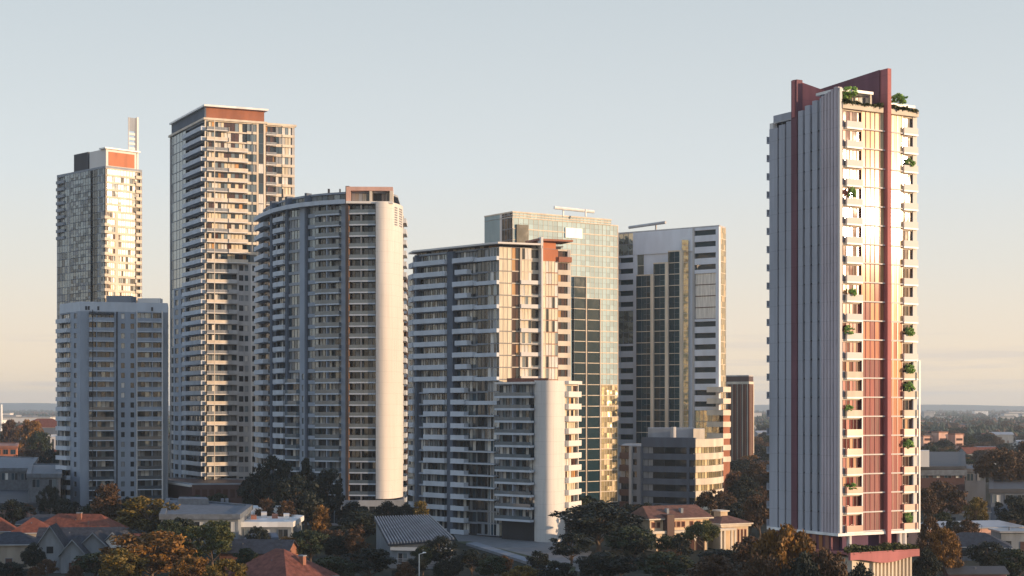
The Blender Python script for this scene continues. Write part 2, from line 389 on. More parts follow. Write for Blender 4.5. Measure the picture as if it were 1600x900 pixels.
    # back balconies that stick out beyond the left end
    fb = Face([P(A, B), P(0, B)])
    for k in range(nf):
        m = MB(); z = z0 + k * fh; m.band(fb, fb.L - 4, fb.L - .3, 0, 1.2, z - .12, z + .12, 'panel'); ba = MB(); ba.band(fb, fb.L - 4, fb.L - .3, 1.1, 1.2, z + .12, z + 1.1, 'panel')
        T.part('balcony', m, -1 + k * .01, [('balustrade', ba)])
    fe = Face([P(A, 0), P(A, B)]); 
    for f in (fe, fb):
        facade(T, f, z0, fh, nf, [('W', 0, f.L * .2, {'abs': 1, 'wall': 'white'}), ('S', f.L * .2, f.L * .75, {'abs': 1, 'wall': 'white', 'g': 'warm', 'pw': 3}), ('W', f.L * .75, f.L, {'abs': 1, 'wall': 'white'})], -3)
    poly = [P(0, 0), P(A, 0), P(A, B), P(0, B)]
    body(T, poly, z0 - .2, zt, 'concrete', 0)
    m = MB(); m.prism(inset(poly, .35), z0 - .5, z0 - .05, 'whitemetal'); T.part('soffit_slab', m)
    # penthouse: roof slabs on either side of the blade
    zr = Z(137, 262)
    for a0, a1, zz in ((0, 7.4, zr), (10.7, 16.6, zr - 1.4)):
        m = MB(); m.prism([P(a0, -.1), P(a1, -.1), P(a1, 5.5), P(a0, 5.5)], zz - .45, zz, 'whitemetal'); T.part('canopy', m)
    f = Face([P(.6, 2.2), P(9.2, 2.2)]); T.part('penthouse_window', mkwin(f, 0, f.L, zt + .2, zr - .5, 6, 'light', 'cream', o=0))
    f = Face([P(10.8, 2.2), P(16.2, 2.2)]); T.part('penthouse_window', mkwin(f, 0, f.L, zt + .2, zr - 1.9, 4, 'light', 'cream', o=0))
    m = MB(); m.prism([P(.7, 2.5), P(16.1, 2.5), P(16.1, 9), P(.7, 9)], zt, zr - 1.9, 'white'); T.part('penthouse', m)
    for a in (6.9, 16.3):
        m = MB(); m.prism([P(a, .1), P(a + .3, .1), P(a + .3, .5), P(a, .5)], zt, zr - (.45 if a < 10 else 1.85), 'cream'); T.part('column', m)
    m = MB(); m.band(fr, .5, 9.2, -.6, .5, zt - .1, zt + .75, 'cream'); m.band(fr, 10.7, 17, -.6, .5, zt - .1, zt + .75, 'cream'); T.part('planter', m)
    m = MB(); f2 = Face([P(A - .35, 0), P(A - .1, 0)]); m.band(f2, 0, .25, .72, .9, z0, z0 + 9 * fh, 'whitemetal'); T.part('edge_frame', m)
    m = MB(); f2 = Face([P(4.85, 0), P(5.1, 0)]); m.band(f2, 0, .2, 0, .2, z0, z0 + 12 * fh, 'whitemetal'); T.part('edge_frame', m)
    # undercroft, lobby and podium
    m = MB(); m.prism([P(2, 1.5), P(A - 1, 1.5), P(A - 1, B - 2), P(2, B - 2)], 0, z0 - .3, 'soffit'); T.part('lobby', m)
    m = MB(); m.prism([P(.2, 2), P(1.9, 2), P(1.9, B), P(.2, B)], 0, z0 - .3, 'maroon'); T.part('lobby', m)
    f = Face([P(.15, 8), P(.15, 2)])
    for i in range(4): m = MB(); m.band(f, i * 1.6, i * 1.6 + .8, 0, .12, 3, z0 - .4, 'terracotta' if i % 2 else 'wood'); T.part('lobby_panel', m)
    for a, b in ((2.6, .4), (13.5, .4), (14.6, .4), (.6, 16)):
        m = MB(); c = P(a, b); m.tube((*c, 0), (*c, z0 - .4), .42, .42, 'white', 12); T.part('column', m)
    zp = Z(866, 258)
    pod = [P(.6, -2.5), P(14.2, -2.5), P(14.2, 8), P(.6, 8)]
    m = MB(); m.prism(inset(pod, -.4), 0, zp - .8, 'cream'); T.part('podium', m)
    f = Face([P(.8, -2.1), P(14.0, -2.1)])
    for i in range(11): m = MB(); m.band(f, 4.3 + i * .8, 4.65 + i * .8, 0, .5, 0, zp - .9, 'cream'); T.part('podium_column', m)
    # wavy pink canopy edge
    m = MB(); f = Face([P(-.2 + 14.9 * i / 24, -3.1) for i in range(25)]); n = 24
    for i in range(n):
        s0, s1 = f.L * i / n, f.L * (i + 1) / n
        w = lambda s: -.55 + .38 * math.sin(s / f.L * 7.2 + 1.0)
        a, b, c, d = f.at(s0, 0), f.at(s1, 0), f.at(s1, -.5), f.at(s0, -.5)
        m.quadstrip([[(*a, zp - .9 + w(s0)), (*b, zp - .9 + w(s1)), (*c, zp - .9 + w(s1)), (*d, zp - .9 + w(s0))], [(*a, zp + .1), (*b, zp + .1), (*c, zp + .1), (*d, zp + .1)]], 'pinkclad')
    T.part('canopy_edge', m)
    m = MB(); m.prism([P(-.2, -2.6), P(14.7, -2.6), P(14.7, 9), P(-.2, 9)], zp - .3, zp + .05, 'pinkclad'); T.part('canopy', m)
    T.finish()
    return P, z0, fh, zt, zp
KP = tower_right()

# =============================================================== FAR LEFT TOWER
def tower_far_left():
    Y = 695.; c = pp(165, Y); r2 = math.sqrt(.5)
    P = lambda a, b: (c[0] + r2 * a - r2 * b, c[1] + r2 * a + r2 * b)
    A, B = 18.0, 41.0
    T = Thing('apartment_tower', 'farthest left tower, pale glass side and sunlit banded side, orange rooftop box', 'tower', (c[0], c[1], 0))
    zt = Z(262, Y); fh = 3.1; nf = 39; z0 = zt - nf * fh
    fl = Face([P(0, B), P(0, 0)]); fr = Face([P(0, 0), P(A, 0)])
    facade(T, fl, z0, fh, nf, [
        ('B', 88, 101, {'g': 'pale', 'D': .5, 'bm': 'midgrey', 'f0': 30, 'wall': 'midgrey'}), ('G', 88, 101, {'g': 'pale', 'fr': 'bluegrey', 'f1': 30, 'pw': 2.5}),
        ('G', 101, 112, {'g': 'pale', 'fr': 'midgrey', 'pw': 2}), ('G', 112, 143, {'g': 'pale', 'fr': 'bluegrey', 'pw': 2.2, 'out': .5, 'tr': .4}),
        ('G', 143, 152, {'g': 'dark', 'fr': 'charcoal', 'pw': 2}), ('G', 152, 163, {'g': 'pale', 'fr': 'bluegrey', 'pw': 1.6, 'lh': .5, 'line': 'midgrey'}), ('W', 163, 165, {'wall': 'charcoal'})], 1)
    bal = lambda k: (0, 1)
    facade(T, fr, z0, fh, nf, [
        ('W', 165, 166.5, {'wall': 'cream'}),
        ('S', 166.5, 180, {'g': 'warm', 'wall': 'cream', 'pw': 1.2, 'sill': .7, 'sp': .3, 'f1': 33}), ('W', 180, 185, {'wall': 'cream', 'f1': 33}), ('S', 185, 193, {'g': 'warm', 'wall': 'cream', 'pw': 1.0, 'f1': 33, 'sill': .6}),
        ('S', 193, 212, {'g': 'light', 'wall': 'cream', 'pw': 1.1, 'f1': 33, 'sill': .6}), ('S', 166.5, 212, {'g': 'light', 'wall': 'cream', 'pw': 1.4, 'f0': 33, 'sill': .5}),
        ('B', 212, 220.5, {'g': 'dark', 'wall': 'cream', 'bm': 'cream', 'D': .5}), ('W', 220.5, 222, {'wall': 'white'})], 2)
    for k in range(33):      # little corner balconies on the edge
        z = z0 + k * fh; m = MB(); f = Face([P(-.9, 2.2), P(-.9, -.9), P(1.6, -.9)]); m.band(f, 0, f.L, -1.2, 0, z - .15, z + .15, 'cream'); ba = MB(); ba.band(f, 0, f.L, -.1, 0, z + .15, z + 1.1, 'cream'); T.part('balcony', m, 1.5 + k * .01, [('balustrade', ba)])
    poly = [P(0, 0), P(A, 0), P(A, B), P(0, B)]
    back(T, [P(A, 0), P(A, B), P(0, B)], z0, zt)
    body(T, poly, 0, zt, 'grey', .9, 'midgrey')
    m = MB(); m.prism([P(.5, .5), P(15.4, .5), P(15.4, 14), P(.5, 14)], zt, Z(232, Y), 'white'); T.part('roof_box', m)
    f = Face([P(.5, .5), P(15.4, .5)]); m = MB(); m.band(f, 1.2, 13.9, 0, .15, zt + 1.2, Z(236, Y), 'orangeclad'); T.part('roof_box', m, label='orange cladding panel on the rooftop box')
    m = MB(); m.band(f, -1, 16.4, -4, 1.0, Z(232, Y), Z(230, Y), 'whitemetal'); T.part('roof_edge', m)
    m = MB(); m.prism([P(1, 16), P(10, 16), P(10, 28), P(1, 28)], zt, Z(240, 712), 'charcoal'); T.part('roof_plant', m)
    # tall louvred sail on the roof
    f = Face([P(12.2, 1.5), P(17.2, 1.5)]); z1 = Z(175, Y); m = MB()
    zb = Z(232, Y); m.band(f, f.L - .9, f.L, -.6, 0, zt, z1, 'white'); m.band(f, 3.2, f.L - .9, -.4, -.2, zb, z1 - .4, 'grey')
    m.band(f, .0, 3.2, -.4, -.2, Z(198, Y), z1 - .5, 'midgrey'); m.band(f, 0, .25, -.4, 0, zb, z1 - .5, 'white')
    for j in range(4): m.band(f, .25, 3.2, -.5, 0, zb + 1.2 + j * 2.1, zb + 2.2 + j * 2.1, 'white')
    T.part('roof_sail', m)
    T.finish()
tower_far_left()

# =============================================================== FRONT LEFT WHITE BLOCK
def block_left():
    L0, Cn, R0 = pp(93, 512), pp(125, 498), pp(262, 506)
    T = Thing('apartment_tower', 'shaded pale grey apartment block, shortest of the left group, rounded balconies', 'tower', (Cn[0], Cn[1], 0))
    Y = 498; zt = Z(486, Y); nf = 20; z0 = 1.2; fh = (zt - z0) / nf
    fl = Face([L0, Cn]); fr = Face([Cn, R0])
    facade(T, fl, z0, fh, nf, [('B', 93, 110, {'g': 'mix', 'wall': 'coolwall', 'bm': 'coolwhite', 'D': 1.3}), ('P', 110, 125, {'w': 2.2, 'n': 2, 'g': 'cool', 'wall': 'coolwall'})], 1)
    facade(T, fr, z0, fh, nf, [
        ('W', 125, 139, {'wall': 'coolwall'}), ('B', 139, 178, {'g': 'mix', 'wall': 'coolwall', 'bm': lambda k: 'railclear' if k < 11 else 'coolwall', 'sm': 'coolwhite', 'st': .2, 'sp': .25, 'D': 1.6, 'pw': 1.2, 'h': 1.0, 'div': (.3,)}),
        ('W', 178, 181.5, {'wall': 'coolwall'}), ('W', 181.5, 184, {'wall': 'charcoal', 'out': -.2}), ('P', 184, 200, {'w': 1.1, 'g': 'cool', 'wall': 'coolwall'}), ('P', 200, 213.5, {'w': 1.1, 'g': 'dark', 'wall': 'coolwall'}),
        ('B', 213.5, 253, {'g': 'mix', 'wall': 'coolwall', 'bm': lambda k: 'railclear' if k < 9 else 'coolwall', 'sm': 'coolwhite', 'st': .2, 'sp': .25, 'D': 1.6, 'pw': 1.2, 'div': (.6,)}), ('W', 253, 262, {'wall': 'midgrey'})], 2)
    m = MB(); m.band(fr, fr.s(144), fr.s(145), .3, 1.7, z0, zt + .4, 'charcoal'); T.part('downpipe', m)
    m = MB(); m.band(fr, fr.s(213), fr.s(214), 0, 1.7, z0, zt + .4, 'white'); T.part('fin', m); m = MB(); m.band(fr, fr.s(252), fr.s(254), 0, 1.7, z0, zt + .4, 'white'); T.part('fin', m)
    bk = [R0, (R0[0] - 4, R0[1] + 20), (L0[0] + 4, L0[1] + 14), L0]; back(T, bk, z0, zt)
    poly = [L0, Cn, R0] + bk[1:3]
    f = Face(poly, True); T.wall.band(f, 0, f.L, -.9, 0, zt, Z(471, Y), 'coolwhite')
    body(T, poly, 0, Z(474, Y), 'grey', 0, 'white')
    m = MB(); m.box(X(166, 505), 505, zt, X(205, 505), 512, Z(462, 505), 'grey'); T.part('roof_plant', m)
    for px in (133, 137, 152, 236): m = MB(); m.band(fr, fr.s(px), fr.s(px + 3.2), 0, .1, Z(484, Y), Z(478, Y), 'charcoal'); T.part('vent', m)
    m = MB(); m.band(fr, fr.s(139), fr.s(178), 0, 1.7, Z(491, Y), Z(488, Y), 'charcoal'); T.part('pergola', m)
    m = MB(); m.box(X(215, 507), 507, zt, X(250, 507), 511, Z(470.5, 507) + .9, 'white'); T.part('roof_plant', m)
    T.finish()
block_left()

# =============================================================== TALL LEFT TOWER
def tower_tall_left():
    Y = 530.; c = pp(320, Y); dR = (math.cos(R(24)), math.sin(R(24))); dL = (-math.sin(R(28)), math.cos(R(28)))
    def solve(k, d):    # distance along d from c to the ray of tangent k
        return (k * c[1] - c[0]) / (d[0] - k * d[1])
    K = lambda px: (px - 800) / F
    A1 = solve(K(415), dR); A2 = solve(K(463), dR); B = solve(K(266), dL)
    P = lambda a, b: (c[0] + dR[0] * a + dL[0] * b, c[1] + dR[1] * a + dL[1] * b)
    T = Thing('apartment_tower', 'tallest tower of the left group, brown rooftop crown under a thin white roof', 'tower', (c[0], c[1], 0))
    zt = Z(187, Y); nf = 36; fh = 3.32; z0 = zt - nf * fh
    fl = Face([P(0, B), P(0, 0)]); fr = Face([P(0, 0), P(A1, 0)]); f2 = Face([P(A1 + .3, 1.6), P(A2, 1.6)])
    LO = 22
    gw = lambda k: 'warm' if k > LO else 'mix'
    facade(T, fl, z0, fh, nf, [
        ('G', 266, 271, {'g': 'blue' if 0 else 'pale', 'fr': 'midgrey', 'f0': 14, 'pw': 3}), ('S', 266, 271, {'g': 'dark', 'wall': 'concrete', 'f1': 14, 'pw': 3}),
        ('G', 271, 290, {'g': 'g_pale', 'fr': 'midgrey', 'f0': 20, 'pw': 4}), ('P', 271, 281, {'g': 'cool', 'w': 4.2, 'n': 3, 'wall': 'coolwall', 'f1': 20}), ('P', 281, 290, {'g': 'cool', 'w': 4.0, 'n': 3, 'wall': 'coolwall', 'f1': 20}),
        ('B', 290, 320, {'g': 'dark', 'wall': 'coolwall', 'bm': 'coolwhite', 'D': 1.3, 'pw': 1.8, 'sp': .5, 'side': 1})], 1)
    facade(T, fr, z0, fh, nf, [
        ('W', 320, 322, {'wall': 'cream'}),
        ('B', 322, 356, {'g': gw, 'wall': 'cream', 'bm': lambda k: 'b_grey' if k % 2 else 'cream', 'sm': 'white', 'D': 1.2, 'pw': 1.1, 'h': .95, 'side': 0}),
        ('B', 356, 386, {'g': 'warm', 'wall': 'cream', 'bm': 'cream', 'sm': 'white', 'D': 1.5, 'f0': LO, 'pw': 1.2, 'bal': lambda k: (0, 1) if k < 34 else (0, .02)}),
        ('S', 386, 401, {'g': 'pale', 'wall': 'cream', 'f0': LO, 'pw': 1.2, 'sill': .5}), ('B', 356, 370, {'g': 'mix', 'wall': 'concrete', 'f1': LO, 'D': 1.3, 'pw': 1.2, 'bm': 'concrete'}),
        ('P', 370, 382, {'g': 'dark', 'w': 1.5, 'wall': 'concrete', 'f1': LO, 'dx': .2}), ('P', 382, 392, {'g': 'mix', 'w': 1.2, 'wall': 'concrete', 'f1': LO, 'dx': -.4}), ('P', 392, 401, {'g': 'dark', 'w': 1.0, 'wall': 'white', 'f1': LO}),
        ('W', 401, 404, {'wall': 'cream'}), ('G', 404, 412, {'g': 'blue' if 0 else 'cool', 'fr': 'bluegrey', 'pw': 1.5}), ('W', 412, 415, {'wall': 'cream'})], 3)
    for px in (334, 400):
        m = MB(); m.band(fr, fr.s(px) - .12, fr.s(px) + .12, 1.0, 1.25, z0, zt, 'cream'); T.part('column', m)
    facade(T, f2, z0, fh, nf, [('B', 415, 431, {'g': 'brown', 'wall': 'cream', 'bm': 'b_grey', 'sm': 'white', 'D': .9, 'pw': 1.0, 'h': .8, 'side': 0}), ('S', 431, 441, {'g': 'cool', 'wall': 'cream', 'pw': 1.2, 'sill': .6}),
        ('S', 441, 463, {'g': 'light', 'wall': 'cream', 'pw': 1.0, 'sill': .5, 'out': .25})], 2)
    poly = [P(0, 0), P(A1, 0), P(A1 + .3, 1.6), P(A2, 1.6), P(A2, B * .7), P(0, B)]
    back(T, [P(A2, 1.6), P(A2, B * .7), P(0, B)], z0, zt)
    body(T, poly, 0, zt, 'grey', .7, 'cream', po=.5)
    zc = Z(166.5, Y)
    m = MB(); m.prism([P(.6, .5), P(A1 - .3, .5), P(A1 - .3, 20), P(.6, B - 2)], zt, zc, 'brownclad'); T.part('roof_box', m)
    f = Face([P(.3, B - 1), P(.3, .4)]); m = MB(); m.band(f, 0, f.L, -.3, 0, zt - .4, zc, 'bluegrey'); T.part('roof_louvre', m)
    for s in (0, f.L - .6): m = MB(); m.band(f, s, s + .5, 0, .15, zt - 1.2, zc, 'midgrey'); T.part('roof_louvre', m)
    m = MB(); m.prism([P(-.5, -1.0), P(A1 + .6, -1.0), P(A1 + .6, 21), P(-.5, B - .5)], zc, zc + .6, 'whitemetal'); T.part('roof_slab', m)
    T.finish()
    # brown podium at its foot
    T = Thing('podium_building', 'low dark brown podium at the foot of the tallest left tower', 'building', (c[0], 505, 0))
    q = [pp(262, 520), pp(300, 497), pp(400, 500), pp(398, 528), pp(262, 540)]
    body(T, q, 0, Z(757, 500), 'bronze', .5, 'midgrey'); f = Face(q[:4]); z1 = Z(757, 500)
    T.wall.band(f, 0, f.L, -.9, 0, 0, z1, 'bronze')
    m = MB(); f = Face(q[:2]); m.band(f, 0, f.L, 0, .8, z1 - .6, z1, 'white'); T.part('canopy', m)
    f = Face(q[1:3])
    for i in range(9): m = MB(); m.band(f, 1 + i * 2.1, 2.4 + i * 2.1, 0, .05, z1 - 4, z1 - 1.4, 'g_brown'); T.part('window', m)
    T.finish()
tower_tall_left()

# =============================================================== CURVED TOWER
def tower_curved():
    pts = [pp(405, 500), pp(412, 492), pp(422, 484), pp(436, 476), pp(455, 469), pp(478, 463.5), pp(505, 459.5), pp(533, 457), pp(548, 456), pp(588, 455)]
    T = Thing('apartment_tower', 'tower with a curved grey balcony front and a bright white sunlit end wall', 'tower', (X(545, 458), 458, 0))
    Y = 458; zt = Z(318, Y); z0 = Z(790, Y); nf = 27; fh = (zt - z0) / nf
    fc = Face(pts)
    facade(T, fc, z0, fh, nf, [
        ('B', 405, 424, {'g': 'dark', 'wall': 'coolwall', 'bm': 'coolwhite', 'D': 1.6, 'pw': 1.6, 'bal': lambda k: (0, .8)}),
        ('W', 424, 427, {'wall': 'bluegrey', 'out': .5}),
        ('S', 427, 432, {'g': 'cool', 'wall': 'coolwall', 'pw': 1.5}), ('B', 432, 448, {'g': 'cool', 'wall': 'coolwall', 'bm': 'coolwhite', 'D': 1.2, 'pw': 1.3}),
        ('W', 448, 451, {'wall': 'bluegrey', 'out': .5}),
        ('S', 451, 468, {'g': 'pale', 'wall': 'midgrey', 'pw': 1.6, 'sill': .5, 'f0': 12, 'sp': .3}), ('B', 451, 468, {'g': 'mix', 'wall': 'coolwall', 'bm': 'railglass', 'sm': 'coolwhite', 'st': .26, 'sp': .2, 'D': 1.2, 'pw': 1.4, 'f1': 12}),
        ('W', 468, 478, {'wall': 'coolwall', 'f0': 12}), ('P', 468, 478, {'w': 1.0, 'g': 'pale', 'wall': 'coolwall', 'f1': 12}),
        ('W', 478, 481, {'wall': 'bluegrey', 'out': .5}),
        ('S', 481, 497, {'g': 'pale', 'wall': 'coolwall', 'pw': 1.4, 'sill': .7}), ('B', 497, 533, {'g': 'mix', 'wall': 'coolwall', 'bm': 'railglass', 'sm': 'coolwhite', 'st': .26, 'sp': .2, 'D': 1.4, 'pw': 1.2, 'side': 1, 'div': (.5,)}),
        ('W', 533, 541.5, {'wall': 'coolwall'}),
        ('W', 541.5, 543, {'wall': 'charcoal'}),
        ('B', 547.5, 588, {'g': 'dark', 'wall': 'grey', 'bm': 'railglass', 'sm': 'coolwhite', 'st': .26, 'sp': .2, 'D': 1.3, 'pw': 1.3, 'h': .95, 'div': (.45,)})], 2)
    m = MB(); m.band(fc, fc.s(543), fc.s(547.5), -.9, 1.5, 0, Z(293, Y), 'pillarbrown'); T.part('pillar', m)
    # continuous upper spandrels
    m = MB(); m.band(fc, 0, fc.s(543), -.2, 1.7, zt - .4, zt + .8, 'coolwhite'); T.part('roof_edge', m)
    # end wall
    fe = Face(curve([pp(588, 453.8), pp(594, 453.6), pp(600, 453.8), pp(607, 454.7), pp(613, 456.3), pp(619, 458.8), pp(624, 462), pp(627, 466)]))
    zw = Z(316, 455); zb = Z(779, 455)
    m = MB(); m.band(fe, 0, fe.L, -1.2, .5, zb, zw, 'endwall'); T.part('end_wall', m)
    for k in range(8): m = MB(); m.band(fe, fe.s(614), fe.s(618), .5, .6, Z(352, 457) + k * .68, Z(352, 457) + k * .68 + .35, 'grey'); T.part('louvre', m)
    for k in range(8): m = MB(); m.band(fe, fe.s(621), fe.s(625), .5, .6, Z(352, 457) + k * .68, Z(352, 457) + k * .68 + .35, 'grey'); T.part('louvre', m)
    p0 = pp(627, 466); fs = Face([p0, pp(631, 488)])
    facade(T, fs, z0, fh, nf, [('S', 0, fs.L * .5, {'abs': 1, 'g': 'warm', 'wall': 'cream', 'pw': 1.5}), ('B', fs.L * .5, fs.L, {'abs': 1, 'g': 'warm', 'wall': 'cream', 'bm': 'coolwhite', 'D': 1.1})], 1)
    bk = [pp(631, 488), pp(600, 500), pp(470, 512), pp(405, 500)]
    back(T, bk, z0, zt)
    poly = pts + [pp(600, 455.2), pp(613, 457.6), pp(627, 466)] + bk[:3]
    body(T, poly, 0, zt, 'grey', 0)
    # set back top storey
    up = inset(poly, -2.2); m = MB(); m.prism(up, zt, Z(303, Y), 'core'); T.part('penthouse', m)
    f = Face(inset(pts, -1.9)[1:-1] if 0 else [(p[0] + .6, p[1] + 1.8) for p in pts[1:-1]])
    T.part('penthouse_window', mkwin(f, 0, f.L, zt + .2, Z(303, Y), 24, 'cool', 'charcoal', o=.2))
    m = MB(); m.prism(inset(poly, -1.0), Z(303, Y), Z(300, Y), 'midgrey'); T.part('roof_slab', m)
    for px in (425.5, 449.5, 479.5): m = MB(); m.band(fc, fc.s(px - 1.5), fc.s(px + 1.5), -1.5, .5, zt, Z(298, Y), 'bluegrey'); T.part('fin', m)
    for px, w in ((512, 3), (440, 2), (530, 2)): m = MB(); m.box(X(px, 470), 470, Z(300, Y), X(px + w, 470), 471, Z(295, 470), 'charcoal'); T.part('roof_vent', m)
    # framed crown box
    f = Face([pp(541, 455.0), pp(614, 455.6)]); zc = Z(292, 455); zm = zw
    m = MB(); m.band(f, 0, f.L, -6, .6, zc - 1.1, zc, 'peach'); m.band(f, 0, 1.3, -6, .6, zm, zc - 1.1, 'peach'); m.band(f, f.L - .9, f.L, -6, .6, zm, zc - 1.1, 'cream')
    m.band(f, f.L * .5, f.L * .5 + .7, -5, .4, zm, zc - 1.1, 'cream'); T.part('crown_frame', m)
    T.part('penthouse_window', mkwin(f, 1.4, f.L * .5, zm + .3, zc - 1.3, 5, 'warm', 'cream', o=-2.0)); T.part('penthouse_window', mkwin(f, f.L * .5 + .8, f.L - 1, zm + .3, zc - 1.3, 5, 'brown', 'cream', o=-2.0))
    m = MB(); m.band(f, 0, f.L, -6, 1.6, zm - .5, zm + .15, 'white'); T.part('crown_slab', m)
    # low glazed storeys under the end wall
    T.finish()
    T = Thing('podium_building', 'low grey podium with dark shopfronts under the curved tower', 'building', (X(560, 450), 450, 0))
    q = [pp(470, 452), pp(560, 448), pp(632, 449), pp(632, 470), pp(470, 475)]; z1 = Z(784, 450)
    f = Face(q[:4]); T.wall.band(f, 0, f.L, -.9, 0, z1 - 1.2, z1, 'midgrey'); T.wall.band(f, 0, f.L, -.9, 0, 0, .6, 'grey')
    for i in range(10):
        a = f.L * .78 * i / 10; T.part('window', mkwin(f, a + .1, a + f.L * .078 - .3, .6, z1 - 1.2, 2, 'dark', 'midgrey')); m = MB(); m.band(f, a - .25 if i else 0, a + .1, -.9, .1, .6, z1 - 1.2, 'midgrey'); T.part('column', m)
    body(T, q, 0, z1, 'grey', .5, 'midgrey'); T.finish()
tower_curved()

# =============================================================== slim tower glimpsed between
def tower_sliver():
    Y = 570; pts = [pp(618, 575), pp(626, Y), pp(648, 582)]
    T = Thing('apartment_tower', 'slim orange lit tower glimpsed between the curved tower and the balcony tower', 'tower', (X(626, Y), Y, 0))
    zt = Z(432, Y); nf = 24; fh = 3.2; z0 = zt - nf * fh
    f = Face(pts); facade(T, f, z0, fh, nf, [('W', 618, 628, {'wall': 'orangeclad'}), ('B', 628, 634, {'g': 'brown', 'wall': 'orangeclad', 'bm': 'white', 'D': 1.2, 'step': 1}), ('W', 634, 637, {'wall': 'orangeclad'}), ('S', 637, 648, {'g': 'warm', 'wall': 'cream'})])
    bk = [pp(648, 582), pp(650, 600), pp(618, 598), pp(618, 575)]; back(T, bk, z0, zt); body(T, pts + bk[1:3], 0, zt, 'grey', .8, 'cream')
    m = MB(); m.box(X(622, 580), 580, zt, X(628, 580), 590, zt + 3, 'tealclad'); T.part('roof_plant', m)
    T.finish()
tower_sliver()

# =============================================================== BALCONY TOWER WITH CYLINDER WING
def tower_centre():
    a, b, c, d = pp(645, 436), pp(652, 430), pp(780, 408), pp(892, 416)
    T = Thing('apartment_tower', 'central tower with banded balconies and a lower wing ending in a white cylinder', 'tower', (c[0], c[1], 0))
    Y = 408; zt = Z(386, Y); fh = 3.03; nf = 24; z0 = zt - nf * fh
    fl = Face([a, b, c]); fr = Face([c, d])
    st = lambda k: (0, 1) if (k % 2 == 1 or k < 13) else (.15, .72)
    st2 = lambda k: (0, .62) if k < 13 else ((.08, 1) if k % 2 else (.2, .75))
    facade(T, fl, z0, fh, nf, [
        ('B', 645, 651, {'g': 'brown', 'wall': 'coolwall', 'bm': 'coolwhite', 'D': 1.2, 'pw': 2}), ('W', 651, 654, {'wall': 'bluegrey', 'out': .6}),
        ('B', 654, 702, {'g': 'mix', 'wall': 'coolwall', 'bm': 'coolwhite', 'D': 1.5, 'pw': .9, 'bal': lambda k: (0, 1) if k > 12 else (.32, 1) if k % 1 == 0 else (0, 1), 'h': .95, 'side': 1}),
        ('W', 702, 711, {'wall': 'bluegrey', 'out': .7}),
        ('B', 711, 745, {'g': 'cool', 'wall': 'grey', 'bm': 'coolwhite', 'D': 1.5, 'pw': 1.1, 'bal': st2, 'h': .95}),
        ('S', 745, 762, {'g': 'dark', 'wall': 'grey', 'pw': 1.4, 'sill': .25, 'sp': .2}), ('G', 762, 780, {'g': 'mix', 'fr': 'white', 'pw': 1.0, 'line': 'grey'})], 2)
    for k in range(11, nf, 2):      # heavy bands every second floor wrap the corner
        m = MB(); z = z0 + k * fh; m.band(fl, fl.s(711), fl.L, 0, .9, z - .25, z + .75, 'coolwhite'); T.part('band', m, 1)
    for k in range(3, 11):
        m = MB(); z = z0 + k * fh; m.band(fl, fl.s(711), fl.s(779), 0, 1.55, z - .2, z + .1, 'coolwhite'); T.part('band', m, 1)
    facade(T, fr, z0, fh, nf, [
        ('G', 780, 800, {'g': 'b_cream', 'fr': 'cream', 'pw': 1.3, 'line': 'grey'}), ('G', 800, 812, {'g': 'brown', 'fr': 'bronze', 'pw': 1.4, 'line': 'cream', 'lh': .25}),
        ('W', 812, 815, {'wall': 'cream', 'out': .3}), ('G', 815, 830, {'g': 'light', 'fr': 'cream', 'pw': .9, 'line': 'cream', 'out': .25}), ('S', 830, 842, {'g': 'brown', 'wall': 'cream', 'pw': 1.5, 'sill': .6}),
        ('F', 842, 844.5, {'wall': 'white', 'D': 1.6, 'dz': .6}), ('G', 844.5, 853, {'g': 'b_ivory', 'fr': 'cream', 'pw': 2, 'line': 'cream', 'f1': 23}), ('G', 853, 872, {'g': 'light', 'fr': 'cream', 'pw': .9, 'line': 'terracotta', 'f1': 23}),
        ('W', 844.5, 872, {'wall': 'orangeclad', 'f0': 23}), ('B', 872, 892, {'g': 'brown', 'wall': 'cream', 'bm': 'terracotta', 'D': .6, 'f0': 23}), ('S', 872, 883, {'g': 'brown', 'wall': 'cream', 'pw': 1.2, 'f1': 23}), ('S', 883, 891, {'g': 'brown', 'wall': 'cream', 'pw': 1.2, 'f1': 23}), ('W', 891, 892, {'wall': 'cream'})], 3)
    for k in range(12, 22):
        m = MB(); z = z0 + k * fh; m.band(fr, fr.s(812), fr.s(842), .3, 1.0, z - .1, z + (.9 if k % 2 else .1), 'white'); T.part('band', m, 1.2)
    bk = [d, (d[0] - 5, d[1] + 13), (a[0] + 10, a[1] + 3), a]; back(T, bk, z0, zt)
    poly = [a, b, c, d] + bk[1:3]; body(T, poly, 0, zt, 'grey', 0)
    zs = Z(378.5, Y)
    T.part('penthouse_window', mkwin(Face([(q[0] + 1.0, q[1] + 1.4) for q in (a, b, c)]), 0, 37, zt, zs - .4, 22, 'warm', 'charcoal', o=0))
    m = MB(); m.prism(inset(poly, -2.0), zt, zs - .35, 'core'); T.part('penthouse', m)
    fz = Face([a, b, c, pp(842, 412)]); m = MB(); m.band(fz, 0, fz.L, -6, 1.2, zs - .45, zs, 'white'); T.part('roof_slab', m)
    m = MB(); m.prism(inset(poly, -1.5), zs - .4, zs - .1, 'grey'); T.part('roof', m)
    f = Face([pp(846, 414), pp(868, 416)]); m = MB(); m.band(f, 0, f.L, -5, .2, zt - 2, Z(377, 414), 'orangeclad'); T.part('roof_box', m)
    m = MB(); f = Face([pp(838, 412), pp(894, 416)]); m.band(f, 0, f.L, -7, .6, Z(377, 414), Z(374, 414), 'terracotta'); T.part('canopy', m)
    m = MB(); m.band(fr, fr.s(843) - .3, fr.s(843) + .3, -.5, 1.6, zt, Z(371, 412), 'white'); T.part('fin', m)
    # ---- lower wing
    w0, w1 = pp(778, 404), pp(835, 396)
